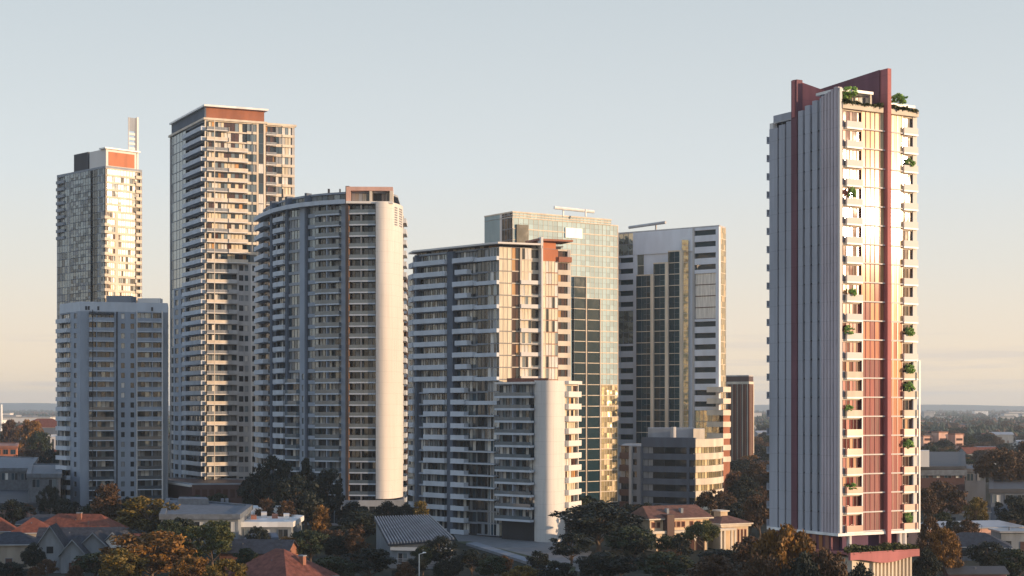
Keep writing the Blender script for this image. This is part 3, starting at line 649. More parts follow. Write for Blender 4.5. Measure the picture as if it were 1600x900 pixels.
    zw = Z(598, 398); fh2 = 3.03; n2 = 11; z2 = zw - n2 * fh2 - .3
    fw = Face([w0, w1])
    facade(T, fw, z2, fh2, n2, [('B', 778, 834, {'g': 'mix', 'wall': 'coolwall', 'bm': 'railglass', 'sm': 'coolwhite', 'D': 1.3, 'pw': 1.1, 'h': .85, 'st': .42, 'sp': .3, 'div': (.5,), 'side': 0})], 4)
    m = MB(); m.band(fw, 0, fw.L, -.9, 1.3, zw - .3, zw + .2, 'white'); T.part('roof_edge', m)
    fe = Face(curve([pp(835, 396.6), pp(841, 395.2), pp(848, 394.2), pp(856, 393.8), pp(864, 394.3), pp(871, 395.6), pp(877, 397.6), pp(883, 400.2)]))
    m = MB(); m.band(fe, 0, fe.L, -1.2, 0, 0, zw + .5, 'endwall'); T.part('end_wall', m)
    fs = Face([pp(883, 400), pp(904, 407)])
    facade(T, fs, z2, fh2, n2, [('B', 883, 903, {'g': 'warm', 'wall': 'cream', 'bm': 'white', 'D': 1.0, 'pw': 1.2, 'h': 1.1}), ('W', 903, 905, {'wall': 'white'})], 3)
    m = MB(); m.band(fs, 0, fs.L, -.9, 1.0, zw - .3, zw + .5, 'white'); T.part('roof_edge', m)
    wp = [w0, w1, pp(849, 394.5), pp(868, 396), pp(883, 400), pp(904, 407), pp(900, 416), pp(790, 412)]
    body(T, wp, 0, zw, 'terracotta', 0)
    m = MB(); f = Face([pp(792, 403), pp(856, 402)]); m.band(f, 0, f.L, -4, 0, zw, zw + 1.2, 'bronze'); T.part('roof_plant', m)
    T.finish()
tower_centre()

# =============================================================== PALE GLASS OFFICE TOWER
def tower_glass():
    a, c, e = pp(757, 516), pp(801, 503), pp(966, 527)
    T = Thing('office_tower', 'pale champagne glass office tower rising behind the central balcony tower', 'tower', (c[0], c[1], 0))
    Y = 503; zt = Z(345, 512); fh = 3.4; z0 = 2; nf = int((zt - z0) / fh); fh = (zt - z0) / nf
    fl = Face([a, c]); fr = Face([c, e])
    facade(T, fl, z0, fh, nf, [('W', 757, 781, {'wall': 'tealclad'}), ('W', 781, 784, {'wall': 'white'}), ('G', 784, 801, {'g': 'dark', 'fr': 'midgrey', 'pw': 1.6})], 0)
    facade(T, fr, z0, fh, nf, [('G', 801, 803, {'g': 'champ', 'fr': 'cream', 'pw': 1.3}), ('G', 803, 894, {'g': 'champ', 'fr': 'cream', 'pw': 1.9, 'line': 'cream', 'lh': .26, 'tr': .5, 'f0': 16}),
        ('G', 894, 936, {'g': 'champ', 'fr': 'cream', 'pw': 1.9, 'line': 'cream', 'lh': .26, 'tr': .5, 'f0': 19}),
        ('G', 936, 965, {'g': 'champ', 'fr': 'cream', 'pw': 1.4, 'line': 'cream', 'lh': .26, 'tr': .5, 'f0': 11}), ('G', 936, 965, {'g': 'gold', 'fr': 'cream', 'pw': 1.1, 'line': 'cream', 'lh': .26, 'tr': .5, 'f1': 11}), ('W', 965, 966, {'wall': 'cream'})], 2)
    # dark stepped glass shafts at the right
    for pa, pb, py in ((895, 913, 429), (916, 935, 449)):
        n = int((Z(py, 515) - z0) / fh)
        facade(T, fr, z0, fh, n, [('G', pa, pb, {'g': 'g_teal', 'fr': 'midgrey', 'pw': 3.8, 'out': .7, 'line': 'cream', 'lh': .2, 'lp': .08})], 3)
        m = MB(); m.band(fr, fr.s(pb), fr.s(pb + 1.3), 0, .9, z0, z0 + n * fh, 'cream'); T.part('fin', m)
    T.wall.band(fr, fr.s(803), fr.s(894), -.9, 0, z0, z0 + 16 * fh, 'g_champ')
    bk = [e, (e[0] - 4, e[1] + 16), (a[0] + 6, a[1] + 22), a]; back(T, bk, z0, zt); poly = [a, c, e] + bk[1:3]
    body(T, poly, 0, zt, 'grey', .3, 'cream')
    # upper block, stepped
    za, zb_ = Z(333, 505), Z(371, 525)
    up = [a, c, pp(955, 525), (X(955, 525) - 4, 540), bk[2]]
    m = MB(); m.prism(inset(up, -.4), zt, za, 'core'); T.part('upper_core', m)
    n = 2; h = (za - zt) / n
    facade(T, Face([a, c]), zt, h, n, [('W', 757, 781, {'wall': 'tealclad'}), ('W', 781, 784, {'wall': 'white'}), ('G', 784, 801, {'g': 'dark', 'fr': 'midgrey', 'pw': 1.6})], 1)
    facade(T, Face([c, pp(955, 525)]), zt, h, n, [('G', 801, 955, {'g': 'champ', 'fr': 'cream', 'pw': 1.4, 'line': 'cream', 'lh': .26, 'tr': .5})], 3)
    m = MB(); m.prism(inset(up, .1), za, za + .4, 'cream'); T.part('parapet', m)
    m = MB(); m.band(fr, fr.s(806), fr.s(824), 0, .5, Z(384, 508), Z(353, 508), 'g_dark'); T.part('dark_bay', m)
    m = MB(); m.band(fr, fr.s(883), fr.s(909), 0, .3, Z(371, 514), Z(355, 514), 'whitemetal'); T.part('sign_panel', m)
    m = MB(); m.tube((X(866, 512), 512, za + 2.6), (X(928, 518), 518, za + 2.0), .55, .55, 'whitemetal', 8); T.part('roof_beam', m)
    for px in (880, 915): m = MB(); m.tube((X(px, 514), 514, za), (X(px, 514), 514, za + 2.3), .3, .3, 'whitemetal', 6); T.part('beam_post', m)
    T.finish()
tower_glass()

# =============================================================== GREY OFFICE TOWER WITH STEPPED DARK GLASS
def tower_stepped():
    a, c, e = pp(966, 543), pp(1124, 520), pp(1134, 526)
    T = Thing('office_tower', 'grey office tower with stepped dark glass shafts and window strips, right of centre', 'tower', (c[0], c[1], 0))
    Y = 525; zt = Z(354, 520); fh = 3.68; nf = 25; z0 = zt - nf * fh
    fl = Face([a, c]); fr = Face([c, e])
    lvl = lambda py, Yy=535: int(round((Z(py, Yy) - z0) / fh))
    n1 = lvl(400)
    facade(T, fl, z0, fh, nf, [
        ('S', 966, 990, {'g': 'g_teal', 'wall': 'lilac', 'pw': 4, 'sill': 1.3, 'sp': .7, 'f1': 15, 'out': .3}), ('G', 966, 990, {'g': 'mirror', 'fr': 'grey', 'pw': 2.2, 'f0': 15, 'f1': 18}),
        ('S', 966, 990, {'g': 'g_teal', 'wall': 'lilac', 'pw': 6, 'sill': 1.3, 'sp': .7, 'f0': 18, 'f1': n1, 'out': .3}), ('G', 966, 1083, {'g': 'mirror', 'fr': 'grey', 'pw': 2.6, 'f0': n1 + 2}),
        ('G', 966, 990, {'g': 'mirror', 'fr': 'grey', 'pw': 2.2, 'f0': n1, 'f1': n1 + 2}),
        ('W', 990, 996, {'wall': 'lilac', 'f1': n1, 'out': .3}), ('G', 996, 1006, {'g': 'mirror', 'fr': 'cream', 'pw': 2, 'f1': n1}),
        ('W', 990, 1083, {'wall': 'lilac', 'f0': n1, 'f1': n1 + 2, 'out': .4}), ('W', 1006, 1083, {'wall': 'lilac', 'f1': n1}),
        ('W', 1083, 1086, {'wall': 'concrete', 'out': .4}), ('S', 1086, 1119, {'g': 'g_teal', 'wall': 'lilac', 'pw': 7, 'sill': 1.2, 'sp': .8, 'f0': 9, 'out': .3, 'f1': 17}),
        ('G', 1086, 1119, {'g': 'b_white', 'fr': 'bronze', 'pw': 7, 'f0': 17, 'f1': 21}), ('S', 1086, 1119, {'g': 'g_teal', 'wall': 'lilac', 'pw': 7, 'sill': 1.2, 'sp': .8, 'f0': 21, 'out': .3}),
        ('G', 1086, 1119, {'g': 'gold', 'fr': 'cream', 'pw': 1.6, 'line': 'cream', 'f1': 9}), ('W', 1119, 1124, {'wall': 'lilac', 'out': .3, 'f0': 9}), ('G', 1119, 1124, {'g': 'gold', 'fr': 'cream', 'f1': 9})], 2)
    for pa, pb, py, go in ((1003, 1027, 427, 3.5), (1028.5, 1048.5, 408, 3.0), (1050, 1070, 391, 2.5)):
        n = lvl(py, 540); f = Face([fl.at(fl.s(pa), go), fl.at(fl.s(pb), go)])
        for i, (u, v, mt) in enumerate(((0, 1, 0),)):
            facade(T, f, z0, fh, n, [('G', 0, f.L, {'abs': 1, 'g': 'g_teal', 'fr': 'grey', 'pw': 2.2, 'line': 'cream', 'lh': .2, 'lp': .1, 'tr': .5})], 3)
        m = MB(); g = Face([f.at(f.L), fl.at(fl.s(pb), 0)]); m.band(g, 0, g.L, -.6, 0, z0, z0 + n * fh, 'g_champ'); T.part('glass_return', m)
        m = MB(); g = Face([fl.at(fl.s(pa), 0), f.at(0)]); m.band(g, 0, g.L, -.6, 0, z0, z0 + n * fh, 'g_dark'); T.part('glass_return', m)
        m = MB(); m.band(f, f.L - .35, f.L + .7, -.5, .22, z0, z0 + n * fh + .4, 'cream'); m.band(f, 0, f.L, -.9, .1, z0 + n * fh, z0 + n * fh + .4, 'cream'); T.part('corner_trim', m)
    m = MB(); f = Face([fl.at(fl.s(1071), 2.2), fl.at(fl.s(1078), 1.0)]); m.band(f, 0, f.L, -1.8, 0, z0, z0 + lvl(388) * fh, 'g_gold')
    for k in range(2 * lvl(388)): m.band(f, 0, f.L, 0, .08, z0 + k * fh / 2, z0 + k * fh / 2 + .12, 'cream')
    T.part('glass_shaft', m)
    facade(T, fr, z0, fh, nf, [('G', 0, fr.L, {'abs': 1, 'g': 'gold', 'fr': 'cream', 'pw': .9, 'tr': .5, 'line': 'cream'})], 1)
    bk = [e, (e[0] + 6, e[1] + 45), (a[0] + 8, a[1] + 26), a]; back(T, bk, z0, zt); poly = [a, c, e] + bk[1:3]
    body(T, poly, 0, zt, 'grey', .5, 'concrete')
    m = MB(); m.tube((X(983, 550), 550, zt + 3.0), (X(1040, 540), 540, zt + 3.6), .5, .5, 'concrete', 8); T.part('roof_beam', m)
    m = MB(); m.tube((X(1025, 543), 543, zt), (X(1025, 543), 543, zt + 3.2), .35, .35, 'concrete', 6); T.part('beam_post', m)
    # cream stub balconies at the right foot
    f = Face([pp(1130, 515), pp(1142, 519)])
    for k in range(7): m = MB(); z = Z(722, 515) + k * 3.7; m.band(f, 0, f.L, -6, 0, z, z + 1.7, 'cream'); T.part('balcony', m)
    m = MB(); m.prism([pp(1130, 516.5), pp(1140.5, 520), pp(1140, 526), pp(1130, 524)], 0, Z(640, 515), 'brownclad'); T.part('stair_core', m)
    T.finish()
tower_stepped()

# =============================================================== LOW OFFICE
def low_office():
    a, b, c = pp(968, 472), pp(1002, 466), pp(1086, 458)
    T = Thing('office_building', 'low dark banded office with a rounded sunlit yellow end', 'building', (c[0], c[1], 0))
    cv = [c, pp(1100, 460), pp(1113, 463.5), pp(1123, 468), pp(1129, 474)]
    zt = Z(698, 460); fh = 3.55; nf = 6; z0 = zt - nf * fh
    facade(T, Face([b, c]), z0, fh, nf, [('W', 1000, 1004, {'wall': 'bluegrey', 'out': .25}), ('S', 1004, 1020, {'g': 'b_gold' if 0 else 'b_grey', 'wall': 'bluegrey', 'pw': 2, 'sill': 1.5, 'sp': .2, 'fr': 'charcoal'}), ('S', 1020, 1073, {'g': 'black', 'wall': 'bluegrey', 'pw': 3, 'sill': 1.5, 'sp': .2}), ('W', 1073, 1077, {'wall': 'bluegrey', 'out': .1}), ('S', 1077, 1086, {'g': 'black', 'wall': 'bluegrey', 'pw': 3, 'sill': 1.5, 'sp': .2})], 1)
    facade(T, Face([a, b]), z0, fh, nf - 0, [('S', 968, 984, {'g': 'dark', 'wall': 'bronze', 'pw': 2, 'sill': 1.6, 'sp': .2}), ('W', 984, 988, {'wall': 'concrete', 'out': .4}), ('S', 988, 996, {'g': 'dark', 'wall': 'grey', 'pw': 2, 'sill': 1.6, 'sp': .2}), ('W', 996, 1002, {'wall': 'grey', 'out': .3})], 1)
    fc = Face(cv)
    facade(T, fc, z0, fh, nf, [('S', 0, fc.L, {'abs': 1, 'g': 'gold', 'wall': 'cream', 'pw': 1.4, 'sill': 1.7, 'sp': .1, 'out': .3})], 2)
    f = Face([b, c]); T.wall.band(f, 0, f.L, -.9, .0, zt, Z(684, 458), 'bluegrey'); T.wall.band(fc, 0, fc.L, -.9, 0.3, zt, Z(686, 460), 'cream')
    bk = [pp(1129, 474), pp(1125, 492), pp(975, 494), a]; back(T, bk, z0, zt); body(T, [a, b] + cv + bk[1:3], 0, zt, 'concrete', 0)
    m = MB(); m.prism([pp(1012, 470), pp(1084, 467), pp(1084, 482), pp(1012, 484)], zt, Z(669, 468), 'midgrey'); T.part('roof_plant', m)
    m = MB(); m.prism([pp(1083.5, 465), pp(1101, 466), pp(1101, 478), pp(1083.5, 478)], zt, Z(670, 465), 'cream'); T.part('roof_plant', m)
    for i in range(1):
        px = 1052; m = MB(); m.tube((X(px, 466), 466, zt), (X(px, 466), 466, Z(667, 466)), .8, .8, 'concrete', 8); T.part('roof_vent', m)
    T.finish()
low_office()

# =============================================================== BROWN TOWER
def tower_brown():
    Y = 790.; a, c, e = pp(1135, 797), pp(1170, Y), pp(1177, 797)
    T = Thing('office_tower', 'distant dark brown office tower with fine vertical ribs', 'tower', (c[0], c[1], 0))
    zt = Z(600, Y); f = Face([a, c, e]); z0 = 0
    m = MB(); n = 22
    poly = [a, c, e, (e[0] - 1, 812), (a[0], 812)]; body(T, poly, 0, Z(588, Y), 'bronze', .6, 'concrete')
    T.wall.band(f, 0, f.L, -.9, 0, 0, zt, 'g_brown'); T.wall.band(f, 0, f.L, -.9, .2, zt, zt + 1.2, 'cream'); T.wall.band(f, 0, f.L, -.9, 0, zt + 1.2, Z(588, Y), 'bronze')
    for i in range(n):
        s = f.L * (i + .5) / n; m = MB(); m.band(f, s - .12, s + .12, 0, .3, 0, zt, 'brownclad' if i % 3 else 'cream'); T.part('rib', m)
    m = MB(); m.band(f, f.L - 1.0, f.L, 0, .4, 0, zt, 'cream'); T.part('rib', m)
    back(T, [e, poly[3], poly[4], a], 0, zt, 'bronze'); T.finish()
tower_brown()

# =============================================================== low buildings
solid('tile_orange', (.17, .056, .034), scale=1.2, stretch=(1, 1, 1), var=.3, bump=.6, spec=.2); solid('tile_rust', (.15, .055, .04), scale=1.2, stretch=(1, 1, 1), var=.3, bump=.6, spec=.2); solid('tile_brown', (.15, .075, .055), scale=1.2, stretch=(1, 1, 1), var=.25, bump=.6, spec=.2)
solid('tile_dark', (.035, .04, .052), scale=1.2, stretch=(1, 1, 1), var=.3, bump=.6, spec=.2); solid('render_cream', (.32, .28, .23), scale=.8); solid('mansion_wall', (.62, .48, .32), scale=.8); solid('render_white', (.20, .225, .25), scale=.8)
solid('brick', (.26, .12, .08), scale=3, var=.3); solid('solar', (.025, .035, .05), rough=.5, spec=.3); solid('lowgrey', (.105, .12, .14), scale=.9, stretch=(1, 1, 1), var=.2); solid('lowpale', (.125, .145, .17), scale=.9, stretch=(1, 1, 1), var=.2)
def house(name, label, px, Y, w, d, h, rh, rot=0, roof='hip', wm='render_cream', rm='tile_orange', chim=None, cat='house', group=None, over=.5, wrows=1, wn=3, x=None, door=True):
    cx = X(px, Y) if x is None else x
    root = empty(name, (cx, Y, 0), label, cat, group, R(rot))
    W2, D2 = w / 2, d / 2; o = over
    m = MB()
    if roof == 'hip' or roof == 'flat' or roof == 'hipy': m.box(-W2, -D2, 0, W2, D2, h, wm)
    elif roof == 'gable':
        m.quadstrip([[(x_, -D2, 0), (x_, D2, 0), (x_, D2, h), (x_, 0, h + rh - .1), (x_, -D2, h)] for x_ in (-W2, W2)], wm)
    else:
        m.quadstrip([[(-W2, y_, 0), (-W2, y_, h), (0, y_, h + rh - .1), (W2, y_, h), (W2, y_, 0)] for y_ in (-D2, D2)], wm)
    m.build('wall', root)
    m = MB()
    if roof == 'hip':
        e = [(-W2 - o, -D2 - o), (W2 + o, -D2 - o), (W2 + o, D2 + o), (-W2 - o, D2 + o)]; k = min(W2, D2)
        r = [(-W2 + k, 0, h + rh), (W2 - k, 0, h + rh)] if W2 > D2 else [(0, -D2 + k, h + rh), (0, D2 - k, h + rh)]
        b = [(a, c, h) for a, c in e]; t = [(a, c, h + .18) for a, c in e]
        for i in range(4): m.face([b[i], b[(i + 1) % 4], t[(i + 1) % 4], t[i]], 'render_white')
        m.face(b[::-1], 'render_white')
        if W2 > D2: fs = ([t[0], t[1], r[1], r[0]], [t[1], t[2], r[1]], [t[2], t[3], r[0], r[1]], [t[3], t[0], r[0]])
        else: fs = ([t[0], t[1], r[0]], [t[1], t[2], r[1], r[0]], [t[2], t[3], r[1]], [t[3], t[0], r[0], r[1]])
        for q in fs: m.face(q, rm)
    elif roof == 'flat':
        m.box(-W2 - o, -D2 - o, h, W2 + o, D2 + o, h + .35, rm)
    else:
        L, Wd = (W2, D2) if roof == 'gable' else (D2, W2); sl = rh / Wd
        for sg in (1, -1):
            q = [(0, h + rh), (sg * (Wd + o), h - sl * o), (sg * (Wd + o), h - sl * o + .2), (0, h + rh + .22)]
            rr = []
            for u in (-L - o, L + o): rr.append([(u, y_, z_) if roof == 'gable' else (y_, u, z_) for y_, z_ in q])
            m.quadstrip(rr, rm)
        if roof == 'gabley':   # white barge boards on the front gable
            for sg in (1, -1):
                q = [(0, h + rh + .05), (sg * (Wd + o + .02), h - sl * o), (sg * (Wd + o + .02), h - sl * o + .28), (0, h + rh + .36)]
                m.quadstrip([[(y_, u, z_) for y_, z_ in q] for u in (-L - o - .12, -L - o)], 'render_white')
    ro = m.build('roof', root)
    if chim:
        cxx, cyy, ch = chim; m = MB(); m.box(cxx - .5, cyy - .4, h + rh * .3, cxx + .5, cyy + .4, h + rh + ch, 'brick'); m.box(cxx - .6, cyy - .5, h + rh + ch, cxx + .6, cyy + .5, h + rh + ch + .2, 'render_white'); m.build('chimney', ro)
    if name != 'far_house':
        k = (int(px) * 7) % 5; ax = W2 * (.25 - .12 * k); zt_ = h + rh * .55
        m = MB(); m.tube((ax, D2 * .35, h), (ax, D2 * .35, h + rh + 1.5), .04, .03, 'charcoal', 5)
        for q in range(4): m.tube((ax - .5 + .08 * q, D2 * .35, h + rh + .7 + .22 * q), (ax + .5 - .08 * q, D2 * .35, h + rh + .7 + .22 * q), .02, .02, 'charcoal', 4)
        m.build('aerial', ro); m = MB(); m.tube((-ax - 1.2, -D2 * .4, h), (-ax - 1.2, -D2 * .4, zt_ + .5), .14, .14, 'lowpale' if 'lowpale' in M else 'grey', 8); m.build('vent_pipe', ro)
        m = MB(); m.box(-W2 - o, -D2 - o - .14, h - .02, W2 + o, -D2 - o, h + .12, 'concrete') if roof in ('hip', 'flat') else m.tube((W2 + .06, -D2 + .2, 0), (W2 + .06, -D2 + .2, h), .06, .06, 'concrete', 6); m.build('gutter', ro)
    for r_ in range(wrows):
        zz = .9 + r_ * 3.0
        if zz + 1.4 > h + .2: break
        for side in ('f', 'r'):
            n = wn if side == 'f' else max(1, int(d / 5)); span = w if side == 'f' else d
            for i in range(n):
                u = -span / 2 + span * (i + .5) / n; ww = .65
                dd = door and side == 'f' and r_ == 0 and i == n // 2
                m = MB(); g = MB(); z0_, z1_ = (0, 2.1) if dd else (zz, zz + 1.35)
                if side == 'f': m.box(u - ww - .1, -D2 - .06, z0_ - .08, u + ww + .1, -D2, z1_ + .08, 'render_white'); g.box(u - ww, -D2 - .09, z0_, u + ww, -D2 - .055, z1_, 'bronze' if dd else 'g_dark')
                else: m.box(W2, u - ww - .1, z0_ - .08, W2 + .06, u + ww + .1, z1_ + .08, 'render_white'); g.box(W2 + .055, u - ww, z0_, W2 + .09, u + ww, z1_, 'g_dark')
                fo = m.build('door' if dd else 'window', root); g.build('panel' if dd else 'pane', fo)
    return root
# --- left foreground
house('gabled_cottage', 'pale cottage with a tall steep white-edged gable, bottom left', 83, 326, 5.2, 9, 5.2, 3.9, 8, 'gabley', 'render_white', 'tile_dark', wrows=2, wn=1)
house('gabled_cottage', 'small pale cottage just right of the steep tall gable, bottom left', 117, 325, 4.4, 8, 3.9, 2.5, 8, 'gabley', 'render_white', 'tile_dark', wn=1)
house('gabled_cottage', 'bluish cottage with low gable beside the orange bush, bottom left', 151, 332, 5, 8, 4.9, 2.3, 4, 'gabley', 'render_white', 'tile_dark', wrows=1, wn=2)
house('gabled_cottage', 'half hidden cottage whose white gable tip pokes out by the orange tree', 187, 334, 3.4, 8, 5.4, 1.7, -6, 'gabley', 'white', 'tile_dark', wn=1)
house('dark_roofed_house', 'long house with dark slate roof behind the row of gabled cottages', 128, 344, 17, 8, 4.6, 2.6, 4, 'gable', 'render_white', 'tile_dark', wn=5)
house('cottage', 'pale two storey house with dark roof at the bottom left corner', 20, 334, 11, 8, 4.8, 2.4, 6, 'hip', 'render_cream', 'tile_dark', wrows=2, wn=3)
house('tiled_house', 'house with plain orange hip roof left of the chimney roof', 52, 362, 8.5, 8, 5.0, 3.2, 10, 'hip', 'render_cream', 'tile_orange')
house('tiled_house', 'house with wide orange roof and a pale brick chimney', 124, 372, 19, 9, 4.8, 3.6, -6, 'hip', 'render_cream', 'tile_orange', chim=(0.6, -1.5, .2), wn=5)
house('tiled_house', 'house with orange roof cut by the left edge of the picture', 0, 366, 6, 8, 5, 3.0, 10, 'hip', 'render_cream', 'tile_orange')
house('tiled_house', 'house with low long orange roof right of the chimney house', 190, 352, 14, 6, 3.9, 1.6, 0, 'hip', 'render_cream', 'tile_orange', wn=4)
house('dark_roofed_house', 'house with big dark pyramid roof, bottom centre left, glowing orange hip', 437, 290, 15, 13, 2.6, 5.0, -34, 'hip', 'render_cream', 'tile_rust', chim=(4.5, 1, -1.2), wn=4)
house('dark_roofed_house', 'low dark roofed house between the dark trees and the pyramid roof', 405, 330, 14, 8, 3.6, 2.2, -10, 'gable', 'brick', 'tile_dark', wn=4)
# --- white flat roofed buildings near the tall left tower
def RY(py, h): return (CZ - h) * F / (py - HY)
def flat(name, label, corners, h, wm, rm, cat='building', win=True, par=.4):
    q = [pp(px, RY(py, h)) for px, py in corners]
    T = Thing(name, label, cat, (q[0][0], q[0][1], 0)); f = Face(q, True)
    T.wall.band(f, 0, f.L, -.9, 0, 0, h - .8, wm); m = MB(); m.band(f, 0, f.L, -.9, .5, h - .8, h + par, rm); T.part('fascia', m)
    m = MB(); m.prism(inset(q, -.5), 0, h, rm); T.part('roof', m)
    if win:
        L = f.seg[0][2]; n = max(2, int(L / 3.2))
        for i in range(n): s = L * (i + .5) / n; T.part('window', mkwin(f, s - 1.1, s + 1.1, max(.8, h - 3.6), h - 1.3, 2, 'cool', 'render_white', o=.06), i * .01)
    return T, q, f
T, q, f = flat('flat_roof_building', 'low building with pale blue flat roof beside the golden tree', [(252, 806), (372, 806), (392, 791), (262, 780)], 8.5, 'render_white', 'lowpale')
m = MB(); m.prism([pp(278, 405), pp(326, 403), pp(322, 412), pp(280, 414)], 8.5, 10.0, 'lowpale'); T.part('roof_plant', m)
for px in (345, 352): m = MB(); m.prism([pp(px, 410), pp(px + 5, 410), pp(px + 5, 413), pp(px, 413)], 8.5, 9.6, 'grey'); T.part('roof_vent', m)
T.finish()
T, q, f = flat('flat_roof_building', 'low building with bright sunlit white metal roof behind the olive tree', [(350, 818), (455, 818), (472, 808), (385, 798)], 6.2, 'render_white', 'whitemetal')
for i, (px, y0) in enumerate(((392, 385), (408, 390), (425, 388), (443, 384))): m = MB(); m.prism([pp(px, y0), pp(px + 9, y0), pp(px + 9, y0 + 4), pp(px, y0 + 4)], 6.2, 7.1 + .4 * (i % 2), 'white' if i % 2 else 'terracotta'); T.part('roof_vent', m)
m = MB(); m.prism([pp(384, 404), pp(440, 402), pp(440, 412), pp(384, 414)], 6.2, 7.8, 'whitemetal'); T.part('clerestory', m)
T.finish()
T, q, f = flat('flat_roof_building', 'small shaded shed with flat blue roof left of the dark pyramid roof', [(385, 842), (432, 840), (428, 833), (392, 834)], 4.2, 'render_white', 'bluegrey', par=.1); T.finish()
T, q, f = flat('long_flat_building', 'dim dark building with rounded white roof edge, left of the pale block', [(44, 742), (94, 742), (96, 726), (48, 726)], 13, 'lowgrey', 'lowpale'); T.finish()
T, q, f = flat('long_flat_building', 'dim building with broad pale roof at the left edge', [(-60, 733), (45, 733), (58, 716), (-50, 712)], 12, 'lowgrey', 'lowpale')
for px in (14, 44): m = MB(); m.band(f, f.s(px), f.s(px) + 1, 0, .4, 0, 11.5, 'lowpale'); T.part('column', m)
T.finish()
T, q, f = flat('long_flat_building', 'shaded dark building directly below the left edge roof', [(-50, 788), (60, 788), (92, 762), (-40, 762)], 5, 'lowgrey', 'charcoal'); T.finish()
T, q, f = flat('sunlit_building', 'small building glowing orange in the sun at the left edge', [(-20, 698), (26, 698), (28, 693), (-20, 692)], 14, 'orangeclad', 'terracotta'); T.finish()
# white colonnade building and red roofs far left
T, q, f = flat('colonnade_building', 'small white building with tall slots, far left beside the pale block', [(68, 684), (96, 684), (96, 681), (68, 681)], 15, 'charcoal', 'white', win=False, par=.8)
for i in range(6): m = MB(); s = f.seg[0][2] * i / 5.2; m.band(f, s, s + .9, 0, .4, 0, 14.2, 'white'); T.part('column', m)
T.finish()
house('red_roofed_hall', 'large distant hall with red roof at the far left', 70, 1150, 36, 26, 18, 6.5, 8, 'hip', 'bluegrey', 'tile_orange', wn=6, cat='building')
# --- striped roof building in the middle
def striped():
    e0, e1 = (612, 850), (712, 846); Y0, Y1 = 330., 327.
    A = (X(606, Y0), Y0, Z(853, Y0)); B = (X(711, Y1), Y1, Z(845, Y1)); Cc = (X(672, 352), 352, Z(808, 352)); D = (X(584, 356), 356, Z(811, 356))
    T = Thing('striped_roof_hall', 'hall with ribbed metal roof below the white cylinder wing, pale shaded walls', 'building', (A[0], A[1], 0))
    P_ = [np.array(q) for q in (A, B, Cc, D)]
    m = MB(); b = [tuple(q) for q in P_]; t = [tuple(q + np.array((0, 0, .3))) for q in P_]; m.quadstrip([b, t], 'solar'); T.part('roof', m)
    for i in range(22):
        u = (i + .5) / 22; a = P_[0] * (1 - u) + P_[1] * u + (0, 0, .3); d = P_[3] * (1 - u) + P_[2] * u + (0, 0, .3)
        m = MB(); w = np.array((.11, 0, 0)); up = np.array((0, 0, .35))
        m.quadstrip([[tuple(a - w), tuple(a + w), tuple(a + w + up), tuple(a - w + up)], [tuple(d - w), tuple(d + w), tuple(d + w + up), tuple(d - w + up)]], 'grey'); T.part('roof_rib', m)
    q = [(A[0] + .6, A[1] + .6), (B[0] - .6, B[1] + .6), (Cc[0] - .6, Cc[1] - .6), (D[0] + .6, D[1] - .6)]
    m = MB(); m.quadstrip([[(x, y, 0) for x, y in q], [(q[0][0], q[0][1], A[2] - .05), (q[1][0], q[1][1], B[2] - .05), (q[2][0], q[2][1], Cc[2] - .05), (q[3][0], q[3][1], D[2] - .05)]], 'render_white'); T.part('wall', m)
    f = Face([q[0], q[1]]); m = MB(); m.band(f, -.0, f.L, -.1, .5, A[2] - .9, A[2] - .25, 'white'); T.part('fascia', m)
    for s in (1.5, 4.2, 8.5): T.part('window', mkwin(f, s, s + 2.0, 1.2, 3.2, 2, 'cool', 'render_white', o=.05))
    for k in range(5): m = MB(); m.band(f, 0, f.L * .95, .5, .62, .3 + k * .42, .42 + k * .42, 'midgrey'); T.part('louvre', m)
    T.finish()
striped()
def lamp():
    Y = 298.; x = X(655, Y); zt = Z(866, Y)
    r = empty('street_lamp', (x, Y, 0), 'slim pale street lamp in front of the ribbed roof hall', 'street lamp')
    m = MB(); m.tube((0, 0, 0), (0, 0, zt), .12, .08, 'whitemetal', 8); m.build('pole', r)
    m = MB(); m.tube((0, 0, zt), (1.0, 0, zt + .25), .06, .05, 'whitemetal'); m.build('arm', r)
    m = MB(); m.quadstrip([[(.6, -.2, zt + .2), (1.3, -.15, zt + .25), (1.3, .15, zt + .25), (.6, .2, zt + .2)], [(.65, -.14, zt + .42), (1.2, -.1, zt + .4), (1.2, .1, zt + .4), (.65, .14, zt + .42)]], 'whitemetal'); m.build('lamp_head', r)
lamp()
